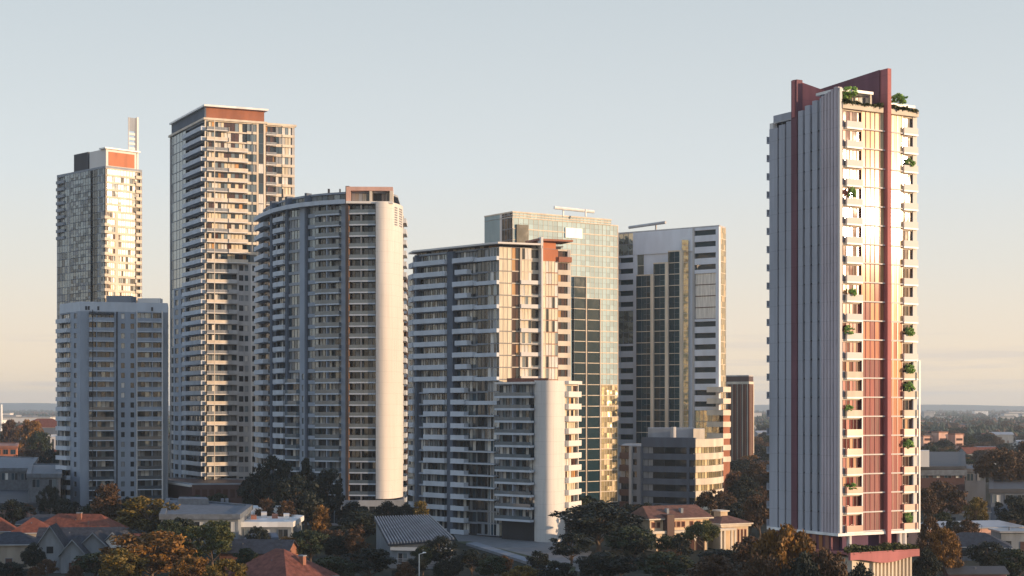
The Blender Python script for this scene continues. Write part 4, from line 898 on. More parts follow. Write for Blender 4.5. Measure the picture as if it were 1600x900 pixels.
# --- the cream mansion
def mansion():
    Y = 372.
    root = empty('mansion', (X(1062, Y), Y, 0), 'cream mansion with brown tiled roof and arches below the dark banded office', 'house', rz=R(24))
    def part(name, fn, par=root):
        m = MB(); fn(m); return m.build(name, par)
    s = Y / F; gx = lambda px: (X(px, Y) - X(1062, Y)) * 1.06
    x0, x1 = gx(1012), gx(1112); ze = Z(811, Y); zr = Z(789, Y + 5); z2 = Z(828, Y)
    part('wall', lambda m: (m.box(x0, 0, z2, x1, 9, ze, 'mansion_wall'), m.box(x0 + 1.0, -1.2, 0, x1 - 1, 9, z2 - .6, 'mansion_wall'), m.box(x0 - .2, -1.6, z2 - .6, x1 - 2, 9.1, z2, 'cream')))
    def roof(m):
        a = [(x0 - .7, -1, ze), (x1 + .7, -1, ze), (x1 + .7, 10, ze), (x0 - .7, 10, ze)]; r0, r1 = (x0 + .5, 4.5, zr), (x1 - .8, 4.5, zr)
        t = [(p[0], p[1], p[2] + .3) for p in a]
        for i in range(4): m.face([a[i], a[(i + 1) % 4], t[(i + 1) % 4], t[i]], 'cream')
        m.face(a[::-1], 'cream'); m.face([t[0], t[1], r1, r0], 'tile_brown'); m.face([t[1], t[2], r1], 'tile_brown'); m.face([t[2], t[3], r0, r1], 'tile_brown'); m.face([t[3], t[0], r0], 'tile_brown')
    ro = part('roof', roof)
    for px in (1046, 1070): m_ = MB(); m_.box(gx(px) - .3, 1.0, ze + .3, gx(px) + .3, 2.2, ze + 2.4, 'render_white'); m_.build('dormer', ro)
    for px in (1018, 1026, 1052, 1060, 1068, 1082, 1094): part('window', lambda m: (m.box(gx(px) - .5, -.08, z2 + .6, gx(px) + .5, 0, ze - .5, 'terracotta'), m.box(gx(px) - .35, -.12, z2 + .75, gx(px) + .35, -.05, ze - .65, 'g_brown')))
    part('stair_tower', lambda m: m.box(gx(1034), -2.0, 0, gx(1046), 2, ze + 1.2, 'bronze'))
    def arch(cx, w, z1, mat='g_brown'):
        def fn(m):
            pts = [(cx - w, 0)] + [(cx + w * -math.cos(math.pi * i / 10), z1 - w + w * math.sin(math.pi * i / 10)) for i in range(11)] + [(cx + w, 0)]
            m.quadstrip([[(x, -1.3, max(.02, z)) for x, z in pts], [(x, -1.2, max(.02, z)) for x, z in pts]], mat)
            for i in range(10):
                a, b = math.pi * i / 10, math.pi * (i + 1) / 10; k = w + .3
                m.quadstrip([[(cx - q * math.cos(t), -1.38 if e else -1.2, z1 - w + q * math.sin(t)) for q, e in ((w, 0), (w, 1), (k, 1), (k, 0))] for t in (a, b)], 'cream')
        part('arch', fn)
    arch(gx(1042), 1.5, z2 - 1.4); arch(gx(1075), 1.2, z2 - 1.4); arch(gx(1092), 1.2, z2 - 1.4)
    # right pavilion
    y0 = -3; xa, xb = gx(1122), gx(1168); zp = Z(822, Y - 3)
    part('pavilion', lambda m: (m.box(xa, y0, 0, xb, 5, zp, 'mansion_wall'), m.box(xa - .4, y0 - .4, zp - .5, xb + .6, 5.2, zp, 'cream')))
    def r2(m):
        t = [(xa - .8, y0 - .8, zp), (xb + .9, y0 - .8, zp), (xb + .9, 6, zp), (xa - .8, 6, zp)]; tt = [(p[0], p[1], zp + .3) for p in t]
        for i in range(4): m.face([t[i], t[(i + 1) % 4], tt[(i + 1) % 4], tt[i]], 'cream')
        m.face(t[::-1], 'cream'); c = ((xa + xb) / 2 - .6, 1.5, zp + 1.9); d = ((xa + xb) / 2 + .6, 1.5, zp + 1.9)
        m.face([tt[0], tt[1], d, c], 'tile_brown'); m.face([tt[1], tt[2], d], 'tile_brown'); m.face([tt[2], tt[3], c, d], 'tile_brown'); m.face([tt[3], tt[0], c], 'tile_brown')
    part('pavilion_roof', r2)
    part('lantern', lambda m: (m.box(gx(1136), 1, zp + 1, gx(1148), 4, zp + 2.7, 'mansion_wall'), m.box(gx(1134), .6, zp + 2.7, gx(1150), 4.4, zp + 3.0, 'cream')))
    for px in (1151, 1157, 1163): part('window', lambda m: (m.box(gx(px) - .28, y0 - .06, 1.2, gx(px) + .28, y0, zp - 1.1, 'terracotta'), m.box(gx(px) - .18, y0 - .09, 1.4, gx(px) + .18, y0 - .05, zp - 1.3, 'g_brown')))
    part('porch', lambda m: (m.box(gx(1112), y0 - 2, zp - 1.2, gx(1140), y0, zp - .7, 'cream'), [m.box(gx(p), y0 - 1.9, 0, gx(p) + .4, y0 - 1.5, zp - 1.2, 'cream') for p in (1113, 1119, 1131, 1137)]))
mansion()
# --- right side
T, q, f = flat('dark_roofed_hall', 'wide dark roofed building right of the pink tower', [(1420, 729), (1507, 729), (1506, 706), (1420, 706)], 14, 'bronze', 'charcoal', par=.1, win=True)
m = MB(); m.band(f, 0, f.seg[0][2], 0, .8, 11.2, 13.0, 'lowpale'); T.part('fascia', m)
m = MB(); m.prism([pp(1433, 510), pp(1452, 510), pp(1452, 516), pp(1433, 516)], 14, Z(704, 510) + 0, 'white'); T.part('roof_box', m)
T.finish()
T, q, f = flat('blue_building', 'shaded blue grey annex beside the wide dark roofed building', [(1508, 734), (1540, 734), (1536, 727), (1508, 727)], 12, 'bluegrey', 'lowgrey'); T.finish()
T, q, f = flat('blue_building', 'dark blue building at the right edge under the big russet tree', [(1548, 766), (1625, 766), (1625, 752), (1548, 752)], 9, 'bluegrey', 'charcoal'); T.finish()
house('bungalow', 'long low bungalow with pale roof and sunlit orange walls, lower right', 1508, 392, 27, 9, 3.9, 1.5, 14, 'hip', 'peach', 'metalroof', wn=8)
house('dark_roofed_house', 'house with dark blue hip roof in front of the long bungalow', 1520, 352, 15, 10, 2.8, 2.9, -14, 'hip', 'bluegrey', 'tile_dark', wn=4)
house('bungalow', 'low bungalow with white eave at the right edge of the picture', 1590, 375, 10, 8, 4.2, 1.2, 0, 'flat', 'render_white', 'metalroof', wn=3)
house('shed', 'dark red shed with a thin white ridge at the bottom right', 1522, 292, 10, 5, 3.2, .9, 0, 'gable', 'maroon', 'charcoal', wn=2)
for i, (px, Y, w, lab) in enumerate(((1505, 455, 12, 'house with small pale gable between the russet trees at right'), (1195, 700, 14, 'small house glimpsed between brown tower and pink tower'),
        (1462, 640, 16, 'low house in the sunlit far trees right of the pink tower'), (1578, 470, 12, 'house with pale roof below the big russet tree at right edge'),
        (10, 430, 12, 'dim house between the left edge buildings and the orange roofs'), (70, 410, 13, 'dim house just behind the orange roofs at lower left'), (250, 452, 12, 'dim house at the foot of the pale apartment block'))):
    house('suburban_house', lab, px, Y, w, 9, 3.6, 2.2, rng.choice((-12, 0, 15)), 'hip', 'render_white', rng.choice(('tile_dark', 'tile_brown', 'metalroof')), wn=3)
# mast on the far left horizon
m = MB(); m.tube((X(2, 1500), 1500, 0), (X(2, 1500), 1500, Z(632, 1500)), 1.6, 1.0, 'whitemetal', 8); o = m.build('mast'); props(o, 'thin white mast on the horizon at the left edge', 'mast')

# =============================================================== trees
def leafmat(name, cols, rough=.6):
    m, nt, p = newmat(name)
    g = nt.nodes.new('ShaderNodeNewGeometry'); cr = nt.nodes.new('ShaderNodeValToRGB')
    while len(cr.color_ramp.elements) > 1: cr.color_ramp.elements.remove(cr.color_ramp.elements[-1])
    for i, c in enumerate(cols):
        e = cr.color_ramp.elements[0] if i == 0 else cr.color_ramp.elements.new(i / (len(cols) - 1)); e.position = i / (len(cols) - 1); e.color = (*c, 1)
    n = noise(nt, .35, 3); ad = nt.nodes.new('ShaderNodeMath'); ad.operation = 'MULTIPLY_ADD'; ad.inputs[1].default_value = .45
    nt.links.new(g.outputs['Random Per Island'], ad.inputs[0]); mm = nt.nodes.new('ShaderNodeMapRange'); mm.inputs[1].default_value = .35; mm.inputs[2].default_value = .65; mm.inputs[4].default_value = .55
    nt.links.new(n.outputs[0], mm.inputs[0]); nt.links.new(mm.outputs[0], ad.inputs[2]); nt.links.new(ad.outputs[0], cr.inputs[0])
    nt.links.new(cr.outputs[0], p.inputs['Base Color']); p.inputs['Roughness'].default_value = rough; p.inputs['Specular IOR Level'].default_value = .25
leafmat('leaf_orange', ((.03, .02, .010), (.14, .07, .015), (.33, .165, .03)))
leafmat('leaf_russet', ((.028, .022, .013), (.075, .042, .02), (.12, .06, .028)))
leafmat('leaf_gold', ((.03, .032, .010), (.11, .08, .015), (.24, .155, .025)))
leafmat('leaf_olive', ((.022, .034, .012), (.06, .07, .02), (.11, .105, .028)))
leafmat('leaf_green', ((.012, .022, .012), (.025, .038, .016), (.045, .055, .02)))
leafmat('leaf_dark', ((.007, .012, .011), (.012, .019, .014), (.024, .03, .018)))
leafmat('leaf_plant', ((.16, .32, .07), (.28, .46, .12), (.40, .55, .18)))
solid('bark', (.12, .085, .06), var=.3, scale=2)
def crown_mesh(name, seed, kind, mat, clumps=64, leaves=105, leaf=.31):
    """unit-ish crown: 10 m tall tree, crown radius about 4 m"""
    r = np.random.default_rng(seed)
    V = []; ctr = []
    for i in range(clumps):
        if kind == 'round':
            a = r.uniform(0, 2 * np.pi); h = r.uniform(-.75, 1); rad = np.sqrt(max(0, 1 - h * h)) * r.uniform(.45, 1.12)
            c = np.array((np.cos(a) * rad * 4.0, np.sin(a) * rad * 4.0, 6.2 + h * 3.1)); cr = r.uniform(.55, 1.35)
        elif kind == 'spread':
            a = r.uniform(0, 2 * np.pi); rad = np.sqrt(r.uniform(0, 1)); h = r.uniform(0, 1) ** .6
            c = np.array((np.cos(a) * rad * 4.8, np.sin(a) * rad * 4.8, 5.0 + 4.3 * h * (1 - .45 * rad ** 2))); cr = r.uniform(.7, 1.3)
        elif kind == 'upright':
            a = r.uniform(0, 2 * np.pi); h = r.uniform(0, 1); rad = (1 - abs(h - .4) ** 1.5) * r.uniform(.3, 1)
            c = np.array((np.cos(a) * rad * 2.2, np.sin(a) * rad * 2.2, 2.2 + h * 7.4)); cr = r.uniform(.6, 1.0)
        else:   # conifer
            a = r.uniform(0, 2 * np.pi); h = r.uniform(0, 1); rad = (1 - h) ** .8 * r.uniform(.4, 1)
            c = np.array((np.cos(a) * rad * 3.2, np.sin(a) * rad * 3.2, 1.2 + h * 8.6)); cr = r.uniform(.6, 1.1) * (1.1 - .5 * h)
        ctr.append(c)
        n = int(leaves * (cr / 1.1) ** 2)
        d = r.normal(size=(n, 3)); d /= np.linalg.norm(d, axis=1)[:, None]
        p = c + d * (cr * r.uniform(.55, 1.05, (n, 1))) * np.array((1, 1, .75))
        u = r.normal(size=(n, 3)); u /= np.linalg.norm(u, axis=1)[:, None]
        w = np.cross(u, d + r.normal(scale=.5, size=(n, 3))); w /= np.linalg.norm(w, axis=1)[:, None] + 1e-6
        s = leaf * r.uniform(.5, 1.2, (n, 1)); asp = 2.2 if kind == 'spiky' else 1
        q = np.stack([p - u * s * asp, p + w * s * .55, p + u * s * asp, p - w * s * .55], 1)
        V.append(q.reshape(-1, 3))
    V = np.concatenate(V); n = len(V) // 4
    me = bpy.data.meshes.new(name); me.from_pydata(V.tolist(), [], np.arange(n * 4).reshape(-1, 4).tolist()); me.materials.append(M[mat]); me.update()
    t = MB(); top = 8.6 if kind in ('conifer', 'upright') else 6.0
    bend = r.normal(scale=.25, size=(5, 2)); pr = np.zeros(3); k = 5
    for i in range(k):
        nx = np.array((bend[:i + 1, 0].sum() * .5, bend[:i + 1, 1].sum() * .5, top * (i + 1) / k)); t.tube(pr, nx, .30 - .05 * i, .25 - .05 * i, 'bark', 7); pr = nx
    for c in ctr[::3]:
        b = np.array((0, 0, min(top * .8, max(1.5, c[2] - 2.5)))); t.tube(b, c, .12, .03, 'bark', 4)
    tm = MBmesh(t, 'trunk')
    return me, tm
def MBmesh(mb, name):
    o = mb.build(name); me = o.data; bpy.data.objects.remove(o); return me
PROTO = {}
def proto(kind, mat, leaf=.31, clumps=64, leaves=105):
    key = (kind, mat)
    if key not in PROTO: PROTO[key] = [crown_mesh('crown', hash_(kind + mat) + i, kind, mat, clumps, leaves, leaf) for i in range(3)]
    return rng.choice(PROTO[key])
def hash_(s): return sum(ord(c) * (i + 3) for i, c in enumerate(s)) % 9973
def tree(name, label, x, Y, h, wr, kind, mat, group=None, cat='tree', z=0, **kw):
    me, tm = proto(kind, mat, **kw)
    o = empty(name, (x, Y, z), label, cat, group, rng.uniform(0, 6.28)); k = h / 10.0
    for n, d in (('crown', me), ('trunk', tm)):
        c = bpy.data.objects.new(n, d); C.objects.link(c); c.parent = o; c.scale = (wr, wr, k)
    return o
def tpx(label, px, top, Y, wpx, kind, mat, name='leafy_tree', group=None):
    h = Z(top, Y); full = {'round': 9.5, 'spread': 10.5, 'upright': 5.6, 'conifer': 7.2}[kind]
    return tree(name, label, X(px, Y), Y, h, wpx * Y / F / full, kind, mat, group)
TL = [
 ('upright russet tree against the foot of the pale apartment block', 168, 757, 415, 50, 'upright', 'leaf_russet'),
 ('broad golden topped tree right of the upright russet tree', 232, 775, 385, 115, 'round', 'leaf_gold'),
 ('large orange leaved tree at the bottom left, nearest to the viewer', 236, 828, 292, 150, 'round', 'leaf_orange'),
 ('smaller orange bush tree right of the large orange tree', 300, 868, 282, 80, 'round', 'leaf_orange'),
 ('olive green tree between the orange tree and the white metal roof', 332, 812, 325, 82, 'round', 'leaf_olive'),
 ('narrow olive tree leaning on the left of the round olive tree', 296, 822, 335, 50, 'upright', 'leaf_olive'),
 ('dark tree left of the dark pointed tree by the curved tower', 428, 712, 424, 75, 'round', 'leaf_dark'),
 ('dark pointed tree at the foot of the curved tower', 478, 712, 424, 60, 'conifer', 'leaf_dark'),
 ('dark tree right of the dark pointed tree by the curved tower', 512, 732, 420, 60, 'round', 'leaf_dark'),
 ('dark bushy tree lowest of the clump at the curved tower foot', 462, 742, 405, 90, 'round', 'leaf_dark'),
 ('dark tree left end of the clump beside the brown podium', 398, 738, 428, 60, 'round', 'leaf_dark'),
 ('feathery brown tree above the white metal roof, left one', 415, 780, 398, 36, 'upright', 'leaf_russet'),
 ('feathery brown tree above the white metal roof, right one', 449, 782, 396, 40, 'upright', 'leaf_russet'),
 ('small orange crowned tree under the curved tower', 502, 790, 376, 38, 'upright', 'leaf_orange'),
 ('bare looking pale tree in the dark hollow, bottom centre left', 522, 824, 345, 66, 'spread', 'leaf_russet'),
 ('dim brown tree left of the ribbed roof hall', 556, 826, 335, 44, 'upright', 'leaf_russet'),
 ('deep green tree left of the pale tree in the dark hollow', 484, 826, 335, 66, 'round', 'leaf_green'),
 ('wide dark tree behind the ribbed roof hall left end', 566, 796, 378, 80, 'round', 'leaf_dark'),
 ('big dark tree filling the bottom beside the ribbed roof hall', 575, 856, 300, 90, 'round', 'leaf_dark'),
 ('dark green tree at the bottom right of the pyramid roof', 515, 868, 296, 80, 'round', 'leaf_green'),
 ('bright golden tuft tree above the ribbed metal roof', 657, 783, 385, 30, 'upright', 'leaf_gold'),
 ('round dark tree against the wall of the ribbed roof hall', 688, 837, 318, 52, 'round', 'leaf_dark'),
 ('dark tree at the corner of the grey forecourt', 738, 858, 315, 52, 'round', 'leaf_dark'),
 ('dark bush tree below the grey forecourt', 770, 868, 300, 56, 'round', 'leaf_green'),
 ('golden bush at the bottom edge below the forecourt', 818, 884, 288, 66, 'round', 'leaf_gold'),
 ('dark tree at the bottom edge right of the golden bush', 868, 876, 286, 66, 'round', 'leaf_dark'),
 ('biggest dark green tree, right of the white cylinder', 935, 783, 368, 150, 'round', 'leaf_dark'),
 ('dark green tree under the biggest dark tree on its right', 985, 822, 340, 90, 'round', 'leaf_green'),
 ('dark green tree under the biggest dark tree on its left', 892, 832, 335, 76, 'round', 'leaf_dark'),
 ('dark tree at the bottom centre below the biggest tree', 950, 862, 300, 110, 'round', 'leaf_dark'),
 ('dark tree at the bottom, left below the mansion', 1040, 862, 296, 100, 'round', 'leaf_green'),
 ('russet tinged low tree directly below the mansion arches', 1045, 856, 330, 50, 'spread', 'leaf_russet'),
 ('dark tree behind the left end of the mansion roof', 1010, 785, 392, 50, 'round', 'leaf_dark'),  # added with the next tree to shade the foot of the white cylinder
 ('dark tree between the biggest dark tree and the mansion', 984, 787, 397, 50, 'round', 'leaf_dark'),  # also added to shade the foot of the white cylinder
 ('golden orange tree at the bottom between cottages and large orange tree', 190, 856, 284, 84, 'round', 'leaf_gold'),
 ('orange gold tree at the bottom edge under the olive tree', 352, 872, 272, 70, 'round', 'leaf_gold'),
 ('dark tree in front of the podium below the sunlit end wall', 606, 783, 428, 46, 'round', 'leaf_dark'),
 ('dark tree right of the podium below the sunlit end wall', 636, 788, 425, 34, 'round', 'leaf_dark'),
 ('dark tree left below the brown pillar of the curved tower', 552, 784, 425, 54, 'round', 'leaf_dark'),
 ('orange gold tree at the left foot of the pink tower', 1204, 836, 252, 66, 'round', 'leaf_orange'),
 ('dark tree in front of the low pale roofs, left of the olive tree', 262, 812, 345, 60, 'round', 'leaf_green'),
 ('palm green tree in front of the mansion', 1098, 811, 350, 54, 'spread', 'leaf_olive'),
 ('dark low tree at the right foot of the mansion', 1130, 858, 320, 80, 'round', 'leaf_dark'),
 ('russet tree at the bottom between mansion and pink tower', 1120, 868, 285, 90, 'round', 'leaf_russet'),
 ('tall russet tree right of the yellow office end', 1150, 738, 520, 60, 'round', 'leaf_russet'),
 ('russet tree right beside the foot of the brown tower', 1183, 722, 600, 44, 'round', 'leaf_russet'),
 ('dark tree between brown tower and pink tower', 1165, 742, 500, 50, 'round', 'leaf_dark'),
 ('russet spreading tree behind the mansion roof', 1118, 762, 440, 66, 'spread', 'leaf_russet'),
 ('dark tree behind the right side of the mansion', 1150, 786, 415, 60, 'round', 'leaf_dark'),
 ('dark russet tree hugging the left side of the pink tower', 1186, 772, 400, 56, 'round', 'leaf_russet'),
 ('dark tree right of the mansion, low beside the pink tower', 1186, 842, 330, 60, 'round', 'leaf_green'),
 ('brown tree between the mansion and the orange tree', 1175, 838, 310, 70, 'round', 'leaf_russet'),
 ('large orange brown tree in front of the pink tower foot', 1226, 812, 250, 95, 'spread', 'leaf_orange'),
 ('russet tree at the bottom left below the large orange brown tree', 1196, 858, 240, 80, 'spread', 'leaf_russet'),
 ('dim russet tree directly under the pink tower corner', 1288, 850, 240, 80, 'spread', 'leaf_russet'),
 ('dark purple tree in front of the wavy pink canopy', 1345, 878, 232, 60, 'round', 'leaf_dark'),
 ('dark bush tree at the bottom right of the orange brown tree', 1255, 862, 235, 70, 'round', 'leaf_dark'),
 ('orange tree right of the pink tower podium', 1474, 824, 292, 62, 'round', 'leaf_orange'),
 ('russet tree tucked against the right side of the pink tower', 1452, 806, 310, 40, 'round', 'leaf_russet'),
 ('russet tree below the wide dark roofed building', 1472, 752, 440, 80, 'round', 'leaf_russet'),
 ('dim tree under the right end of the dark roofed building', 1444, 762, 430, 50, 'round', 'leaf_russet'),
 ('olive gold tree above the long bungalow', 1526, 776, 412, 44, 'round', 'leaf_gold'),
 ('big russet tree at the right edge against the far plain', 1566, 694, 520, 84, 'spread', 'leaf_russet'),
 ('second russet tree partly cut by the right edge', 1606, 690, 540, 60, 'round', 'leaf_russet'),
 ('dark tree at right edge under the blue building', 1582, 774, 400, 60, 'round', 'leaf_dark'),
 ('dark green tree in front of the blue hip roof', 1545, 846, 320, 70, 'round', 'leaf_dark'),
 ('dark green tree at the bottom right corner', 1588, 858, 300, 60, 'round', 'leaf_green'),
 ('dark tree below the orange tree at the podium', 1448, 856, 280, 44, 'round', 'leaf_dark'),
 ('dark tree in front of the cottages, bottom left', 52, 848, 312, 40, 'round', 'leaf_dark'),
 ('low dark tree between the gabled cottages and orange tree', 150, 862, 300, 80, 'round', 'leaf_green'),
 ('dark tree at the very bottom left corner', 20, 878, 300, 60, 'round', 'leaf_dark'),
 ('dim tree behind the chimney roof house', 100, 778, 420, 50, 'round', 'leaf_dark'),
 ('dark tree left of the pale apartment block base', 76, 758, 450, 40, 'round', 'leaf_dark'),
 ('dark tree behind the orange roofs at the left edge', 20, 780, 420, 60, 'round', 'leaf_dark'),
 ('orange lit tree on the far left skyline', 46, 655, 900, 44, 'round', 'leaf_orange'),
 ('sunlit brown tree at the left edge skyline', 15, 655, 950, 36, 'round', 'leaf_russet'),
 ('dim tree in front of the distant red roofed hall', 62, 672, 820, 44, 'round', 'leaf_green'),
 ('dark tree beside the small white colonnade building', 80, 700, 640, 36, 'round', 'leaf_dark'),
 ('dark tree right of the low blue flat roofed building', 395, 800, 372, 0.1, 'round', 'leaf_dark'),
 ('dim green tree between the white metal roof and pyramid roof', 450, 838, 335, 46, 'round', 'leaf_orange'),
 ('dark tree in front of the blue flat roofed building', 280, 808, 352, 60, 'round', 'leaf_dark'),
]
for L in TL:
    if L[4] > 1: tpx(*L)
# --- plants on the pink tower
P, kz0, kfh, kzt, kzp = KP
def plant(label, a, b, z, h, w, group=None):
    p = P(a, b); o = tree('potted_shrub', label, p[0], p[1], h, w, 'round', 'leaf_plant', group, 'plant', z, clumps=26, leaves=60, leaf=.75)
    for c in o.children:
        if c.name.startswith('trunk'): c.scale = (w * .5, w * .5, h / 10)
# pots follow the floors of the photo
def fl_(py): return int((Z(py, 262) - kz0) / kfh)
for lab, a, py in (('green shrub on a left balcony near the top of the pink tower', 2.6, 303), ('green shrub on the left balcony one third down the pink tower', 2.8, 452), ('large green shrub on the left balcony halfway down the pink tower', 2.0, 512),
        ('green shrub on the left balcony at horizon height of the pink tower', 2.0, 634), ('lowest green shrub on the left balconies of the pink tower', 2.6, 752), ('highest green shrub on the right balconies of the pink tower', 15.2, 245),
        ('green shrub on the right balcony halfway down the pink tower', 15.2, 512), ('green shrub on the right balcony below the halfway one, pink tower', 15.2, 572), ('green shrub on the right balcony just above the horizon, pink tower', 15.2, 604),
        ('green shrub on the right balcony just below the horizon, pink tower', 15.0, 694), ('lowest green shrub on the right balconies of the pink tower', 15.0, 812)):
    plant(lab, a, -.3, kz0 + fl_(py) * kfh + .13, 2.3 + .6 * math.sin(py), .19 + .04 * math.sin(py * 3))
plant('round green tree on the left roof terrace of the pink tower', 2.6, .4, kzt + .7, 3.1, .36); plant('round green tree on the right roof terrace of the pink tower', 13.2, .4, kzt + .7, 3.0, .32)
def hedge(name, label, pts, z, h, w, mat='leaf_plant'):
    r = np.random.default_rng(5); V = []
    f = Face(pts); n = int(f.L * 160)
    s = r.uniform(0, f.L, n); p = np.array([(*f.at(q), 0) for q in s]); p[:, :2] += r.uniform(-w, w, (n, 2)); hh = h * (.6 + .4 * np.sin(s * 1.7) * np.sin(s * .9 + 1)); p[:, 2] = z + r.uniform(0, 1, n) * hh
    u = r.normal(size=(n, 3)) * .13; w_ = r.normal(size=(n, 3)) * .13
    V = np.stack([p - u, p + w_, p + u, p - w_], 1).reshape(-1, 3)
    me = bpy.data.meshes.new(name); me.from_pydata(V.tolist(), [], np.arange(len(V)).reshape(-1, 4).tolist()); me.materials.append(M[mat]); me.update()
    o = bpy.data.objects.new(name, me); C.objects.link(o); props(o, label, 'hedge')
hedge('hedge', 'green hedge along the left roof terrace of the pink tower', [P(.6, -.2), P(9.0, -.2)], kzt + .6, .9, .3, 'leaf_olive')
hedge('hedge', 'green hedge along the right roof terrace of the pink tower', [P(10.9, -.2), P(16.8, -.2)], kzt + .6, .9, .3, 'leaf_olive')
hedge('hedge', 'long green planting on the podium of the pink tower', [P(0, -2.2), P(14.4, -2.2)], kzp, 1.4, .7, 'leaf_olive')

# --- filler trees among the houses, then the far suburb
occ = []
for o in C.objects:
    pass
def clear(x, y, rad, boxes): return all(not (b[0] - rad < x < b[2] + rad and b[1] - rad < y < b[3] + rad) for b in boxes)
bpy.context.view_layer.update()
boxes = []
for o in C.objects:
    if o.type == 'EMPTY' and o.get('category') not in ('tree', 'plant', None):
        xs = []; ys = []
        def walk(q):
            for c in q.children:
                if c.type == 'MESH':
                    for b in c.bound_box:
                        w = c.matrix_world @ __import__('mathutils').Vector(b); xs.append(w.x); ys.append(w.y)
                walk(c)
        walk(o)
        if xs: boxes.append((min(xs), min(ys), max(xs), max(ys)))
fore = [gY(832), gY(892)]
n = 0
for _ in range(4000):
    Y = rng.uniform(285, 640); px = rng.uniform(-80, 1680); x = X(px, Y)
    if not clear(x, Y, 3.0, boxes): continue
    if 690 < px < 905 and 325 < Y < 430: continue
    if x > 42 and abs((x - 42) * .39 + (Y - 372) * .92) < 16: continue      # the mansion stands in the open to the low sun
    if n >= 230: break
    h = rng.uniform(4.5, 8.0) if Y > 330 else rng.uniform(3.5, 6); n += 1
    boxes.append((x - 1.5, Y - 1.5, x + 1.5, Y + 1.5))
    tree('leafy_tree', 'low dark tree in the shaded tree cover between the houses and towers', x, Y, h, h * rng.uniform(.07, .11), 'round', rng.choice(('leaf_dark', 'leaf_dark', 'leaf_green', 'leaf_russet')), 'low trees filling the shaded ground between the buildings')
WIN = ((-90, 95, .25), (1128, 1210, .2), (1425, 1690, .55))
def wpx():
    q = rng.random()
    for a, b, w in WIN:
        if q < w: return rng.uniform(a, b)
        q -= w
    return rng.uniform(1425, 1690)
for i in range(280):
    Y = 640 * (4.2 ** rng.random()); px = wpx(); h = rng.uniform(7, 14)
    tree('far_tree', 'hazy tree standing in the far suburb beyond the towers', X(px, Y), Y, h, h * rng.uniform(.09, .14), rng.choice(('round', 'spread')), rng.choice(('leaf_russet', 'leaf_russet', 'leaf_green', 'leaf_dark', 'leaf_orange')), 'trees of the far suburb')
for i in range(70):
    Y = 700 * (5.0 ** rng.random()); px = wpx()
    r_ = house('far_house', 'small hazy house in the far suburb beyond the towers', px, Y, rng.uniform(10, 22), 10, rng.uniform(4, 9), rng.uniform(1.5, 3), rng.uniform(-30, 30), rng.choice(('hip', 'gable')), rng.choice(('render_white', 'white', 'render_cream', 'brick')), rng.choice(('tile_orange', 'tile_brown', 'metalroof', 'tile_dark')), wn=2, group='houses of the far suburb')
for i in range(34):
    Y = rng.uniform(2200, 7000); px = wpx(); w = rng.uniform(20, 90); h = rng.uniform(8, 18)
    m = MB(); x = X(px, Y); m.box(x - w / 2, Y - 15, 0, x + w / 2, Y + 15, h, rng.choice(('whitemetal', 'white', 'white', 'concrete'))); m.box(x - w / 2 - 1, Y - 16, h, x + w / 2 + 1, Y + 16, h + 1.5, 'metalroof')
    o = m.build('warehouse', None, (x, Y, 0)); o.location = (x, Y, 0); props(o, 'tiny pale warehouse on the distant plain', 'warehouse', 'pale warehouses on the distant plain')
# sunlit apartment cluster on the right skyline (y 675-705)
for i, (px, w, h) in enumerate(((1450, 9, 20), (1462, 8, 24), (1474, 9, 26), (1487, 8, 25), (1499, 8, 24))):
    Y = 1050 + 25 * (i % 2); x = X(px, Y); r_ = empty('apartment_block', (x, Y, 0), 'small sunlit apartment block, %s of five on the right skyline' % ('first', 'second', 'third', 'fourth', 'last')[i], 'apartment block', 'sunlit apartment blocks on the right skyline', R(20))
    hh = Z(682 - 3 * (i % 3), Y); m = MB(); m.box(-w / 2.6, 0, 0, w / 2.6, 8, hh, 'cream' if i % 2 else 'peach'); m.build('wall', r_)
    m = MB(); m.box(-w / 2.6 - .3, -.3, hh, w / 2.6 + .3, 8.3, hh + .7, 'brick'); m.build('roof', r_)
    for k in range(int(hh / 3.3)): m = MB(); m.box(-w / 3.4, -.1, k * 3.3 + 1, w / 3.4, 0, k * 3.3 + 2.5, 'g_brown'); m.build('window', r_)

# =============================================================== ground, far cover, hills
def groundmat():
    m, nt, p = newmat('ground')
    n1 = noise(nt, .02, 8); n2 = noise(nt, .0035, 6, (1, .25, 1)); n3 = noise(nt, .25, 5)
    a = mixcol(nt, ramp(nt, n1.outputs[0], .42, .58), (.028, .035, .02), (.075, .07, .06))
    b = mixcol(nt, ramp(nt, n2.outputs[0], .45, .6), (.03, .04, .03), (.10, .10, .10))
    mx = nt.nodes.new('ShaderNodeMix'); mx.data_type = 'RGBA'; mx.blend_type = 'MIX'; mx.inputs[0].default_value = .5
    nt.links.new(a.outputs[2], mx.inputs[6]); nt.links.new(b.outputs[2], mx.inputs[7])
    m2 = nt.nodes.new('ShaderNodeMix'); m2.data_type = 'RGBA'; m2.blend_type = 'MULTIPLY'; m2.inputs[0].default_value = .6
    nt.links.new(mx.outputs[2], m2.inputs[6]); nt.links.new(n3.outputs[0], m2.inputs[7])
    nt.links.new(m2.outputs[2], p.inputs['Base Color']); p.inputs['Roughness'].default_value = .95; p.inputs['Specular IOR Level'].default_value = .1
groundmat()
m = MB(); m.face([(-7800, -400, 0), (7800, -400, 0), (7800, 14300, 0), (-7800, 14300, 0)], 'ground'); props(m.build('ground'), kind='structure')
solid('paving', (.16, .165, .17), scale=.5, stretch=(1, 1, 1)); solid('asphalt', (.05, .05, .055), scale=.8, stretch=(1, 1, 1)); solid('verge', (.045, .06, .025), scale=1.5, stretch=(1, 1, 1), var=.4)
g = lambda px, py: (X(px, gY(py)), gY(py))
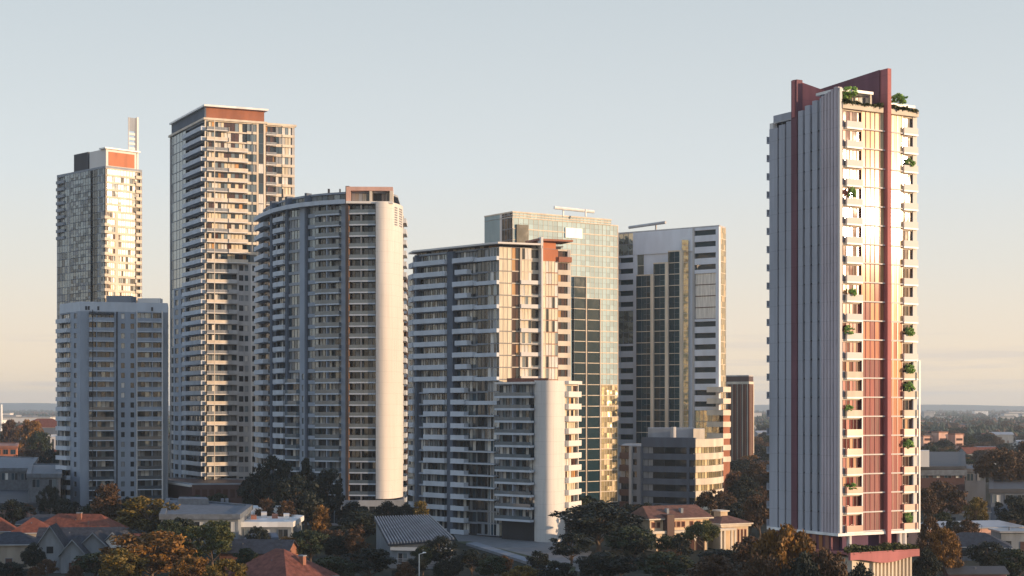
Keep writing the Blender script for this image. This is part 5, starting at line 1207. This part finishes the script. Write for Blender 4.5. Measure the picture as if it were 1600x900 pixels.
def sheet(name, pts, z, mat):
    m = MB(); m.face([(*p, z) for p in pts], mat); props(m.build(name), kind='structure')
sheet('forecourt', [g(716, 846), g(905, 893), g(925, 862), g(850, 830), g(705, 830)], .004, 'paving')
sheet('grass_verge', [g(712, 846), g(735, 846), g(900, 886), g(897, 897)], .008, 'verge')
m = MB(); q = [g(728, 852), g(745, 851), g(890, 896), g(880, 900)]; m.quadstrip([[(*p, .01) for p in q], [(*p, .6) for p in q]], 'grey'); o = m.build('retaining_wall'); props(o, 'low pale retaining wall along the grass verge of the forecourt', 'wall')
sheet('road', [(-200, 268), (300, 262), (300, 270), (-200, 276)], .004, 'asphalt')
# far tree cover that reads as one mass
r = np.random.default_rng(3); N = 5200
Yf = 1500 * (6.5 ** r.random(N)); pxf = r.uniform(-150, 1750, N); xf = (pxf - 800) * Yf / F
V = []; Fc = []; base = 0
for x, y in zip(xf, Yf):
    s = r.uniform(4, 8) * (1 + y / 5000); hgt = r.uniform(5, 11)
    for k in range(5):
        c = np.array((x + r.normal() * s * .5, y + r.normal() * s * .5, hgt * r.uniform(.3, .85))); rr = s * r.uniform(.3, .55)
        u = r.normal(size=(6, 3)); u /= np.linalg.norm(u, axis=1)[:, None]
        d = np.array([(1, 0, 0), (0, 1, 0), (-1, 0, 0), (0, -1, 0), (0, 0, 1), (0, 0, -.8)]) * rr * r.uniform(.7, 1.2, (6, 1)); V += (c + d).tolist()
        for a, b in ((0, 1), (1, 2), (2, 3), (3, 0)): Fc += [(base + a, base + b, base + 4), (base + b, base + a, base + 5)]
        base += 6
me = bpy.data.meshes.new('woodland'); me.from_pydata(V, [], Fc); me.materials.append(M['leaf_green']); me.materials.append(M['leaf_russet']); me.polygons.foreach_set('material_index', [int(i // 40 % 3 == 0) for i in range(len(Fc))]); me.update()
o = bpy.data.objects.new('woodland', me); C.objects.link(o); props(o, 'far tree cover spread over the distant plain', 'woodland', kind='stuff')
# hills
V = []; Fc = []; nx = 160
for j, (y, k) in enumerate(((11200, 0), (12000, .8), (12800, 1), (13600, .5))):
    for i in range(nx):
        x = -7000 + 14000 * i / (nx - 1); h = 52 + 9 * math.sin(x / 900 + 1) + 6 * math.sin(x / 370) + 4 * math.sin(x / 190 + 2)
        V.append((x, y, h * k - (2 if k == 0 else 0)))
for j in range(3):
    for i in range(nx - 1): a = j * nx + i; Fc.append((a, a + 1, a + 1 + nx, a + nx))
me = bpy.data.meshes.new('hills'); me.from_pydata(V, [], Fc); solid('hillside', (.03, .045, .03), scale=.01, stretch=(1, 1, 1)); me.materials.append(M['hillside']); me.update()
o = bpy.data.objects.new('hills', me); C.objects.link(o); props(o, kind='structure')

# =============================================================== haze, sky, sun, camera
SUN_EL, SUN_PHI = 6.5, 73.0
hz = bpy.data.materials.new('haze'); hz.use_nodes = True; nt = hz.node_tree; nt.nodes.clear()
out = nt.nodes.new('ShaderNodeOutputMaterial'); pv = nt.nodes.new('ShaderNodeVolumePrincipled'); pv.inputs['Color'].default_value = (.78, .90, 1, 1); pv.inputs['Density'].default_value = 8.5e-5; pv.inputs['Anisotropy'].default_value = .2
nt.links.new(pv.outputs[0], out.inputs['Volume']); M['haze'] = hz
m = MB(); m.box(-8000, -600, -1, 8000, 14500, 150, 'haze'); props(m.build('haze'), kind='stuff')

wd = bpy.data.worlds.new('World'); bpy.context.scene.world = wd; wd.use_nodes = True; nt = wd.node_tree; nt.nodes.clear()
wo = nt.nodes.new('ShaderNodeOutputWorld'); bg = nt.nodes.new('ShaderNodeBackground'); sk = nt.nodes.new('ShaderNodeTexSky'); sk.sky_type = 'NISHITA'; sk.sun_disc = False
sk.sun_elevation = R(SUN_EL); sk.sun_rotation = R(180 - SUN_PHI); sk.air_density = 1.0; sk.dust_density = 1.5; sk.ozone_density = 1.0; sk.altitude = 50
bg.inputs[1].default_value = .13
# thin high haze over the clear sky, paler and warmer towards the horizon
tc = nt.nodes.new('ShaderNodeTexCoord'); sx = nt.nodes.new('ShaderNodeSeparateXYZ'); nt.links.new(tc.outputs['Generated'], sx.inputs[0])
cr = nt.nodes.new('ShaderNodeValToRGB'); el = cr.color_ramp.elements
SKY = ((0.0, (.90, .69, .47)), (.014, (.87, .70, .50)), (.045, (.77, .665, .545)), (.085, (.68, .65, .60)), (.14, (.60, .632, .65)), (.25, (.49, .538, .57)), (.45, (.36, .46, .60)), (1.0, (.24, .36, .58)))
while len(el) < len(SKY): el.new(.5)
for e, (q, c_) in zip(el, SKY): e.position = q; e.color = (*c_, 1)
nt.links.new(sx.outputs['Z'], cr.inputs[0])
gn = nt.nodes.new('ShaderNodeVectorMath'); gn.operation = 'SCALE'; gn.inputs[3].default_value = 1 / .13; nt.links.new(cr.outputs[0], gn.inputs[0])
mx = nt.nodes.new('ShaderNodeMix'); mx.data_type = 'RGBA'; mx.inputs[0].default_value = .84; nt.links.new(sk.outputs[0], mx.inputs[6]); nt.links.new(gn.outputs[0], mx.inputs[7])
mp = nt.nodes.new('ShaderNodeMapping'); mp.inputs['Scale'].default_value = (5, 5, 90); nz = nt.nodes.new('ShaderNodeTexNoise'); nz.inputs['Scale'].default_value = 1.6; nz.inputs['Detail'].default_value = 5
nt.links.new(tc.outputs['Generated'], mp.inputs[0]); nt.links.new(mp.outputs[0], nz.inputs['Vector'])
mr = nt.nodes.new('ShaderNodeMapRange'); mr.inputs[1].default_value = .50; mr.inputs[2].default_value = .62; mr.inputs[4].default_value = .38; nt.links.new(nz.outputs[0], mr.inputs[0])
lo = nt.nodes.new('ShaderNodeMapRange'); lo.inputs[1].default_value = .05; lo.inputs[2].default_value = .03; nt.links.new(sx.outputs['Z'], lo.inputs[0])
ml = nt.nodes.new('ShaderNodeMath'); ml.operation = 'MULTIPLY'; nt.links.new(mr.outputs[0], ml.inputs[0]); nt.links.new(lo.outputs[0], ml.inputs[1])
m3 = nt.nodes.new('ShaderNodeMix'); m3.data_type = 'RGBA'; nt.links.new(ml.outputs[0], m3.inputs[0]); nt.links.new(mx.outputs[2], m3.inputs[6]); m3.inputs[7].default_value = (3.6, 3.3, 3.3, 1)
nt.links.new(m3.outputs[2], bg.inputs[0]); nt.links.new(bg.outputs[0], wo.inputs[0])
ld = bpy.data.lights.new('sun', 'SUN'); ld.energy = 4.6; ld.angle = R(.5); ld.color = (1, .68, .42)
so = bpy.data.objects.new('sun', ld); C.objects.link(so)
from mathutils import Vector
S = Vector((math.sin(R(SUN_PHI)) * math.cos(R(SUN_EL)), -math.cos(R(SUN_PHI)) * math.cos(R(SUN_EL)), math.sin(R(SUN_EL))))
so.rotation_euler = S.to_track_quat('Z', 'Y').to_euler(); so.location = (200, -100, 200)
cd = bpy.data.cameras.new('camera'); cam = bpy.data.objects.new('camera', cd); C.objects.link(cam); bpy.context.scene.camera = cam
cam.location = (0, 0, CZ); cam.rotation_euler = (R(90), 0, 0); cd.sensor_width = 36; cd.lens = 36 * F / 1600; cd.shift_y = (HY - 450) / 1600; cd.clip_end = 60000; cd.clip_start = 1
sc = bpy.context.scene; sc.view_settings.view_transform = 'Standard'; sc.view_settings.look = 'None'; sc.view_settings.gamma = 1; sc.view_settings.use_curve_mapping = False; sc.view_settings.exposure = 0.42
sc.cycles.max_bounces = 6; sc.cycles.volume_bounces = 1; sc.cycles.volume_max_steps = 64; sc.cycles.use_denoising = True
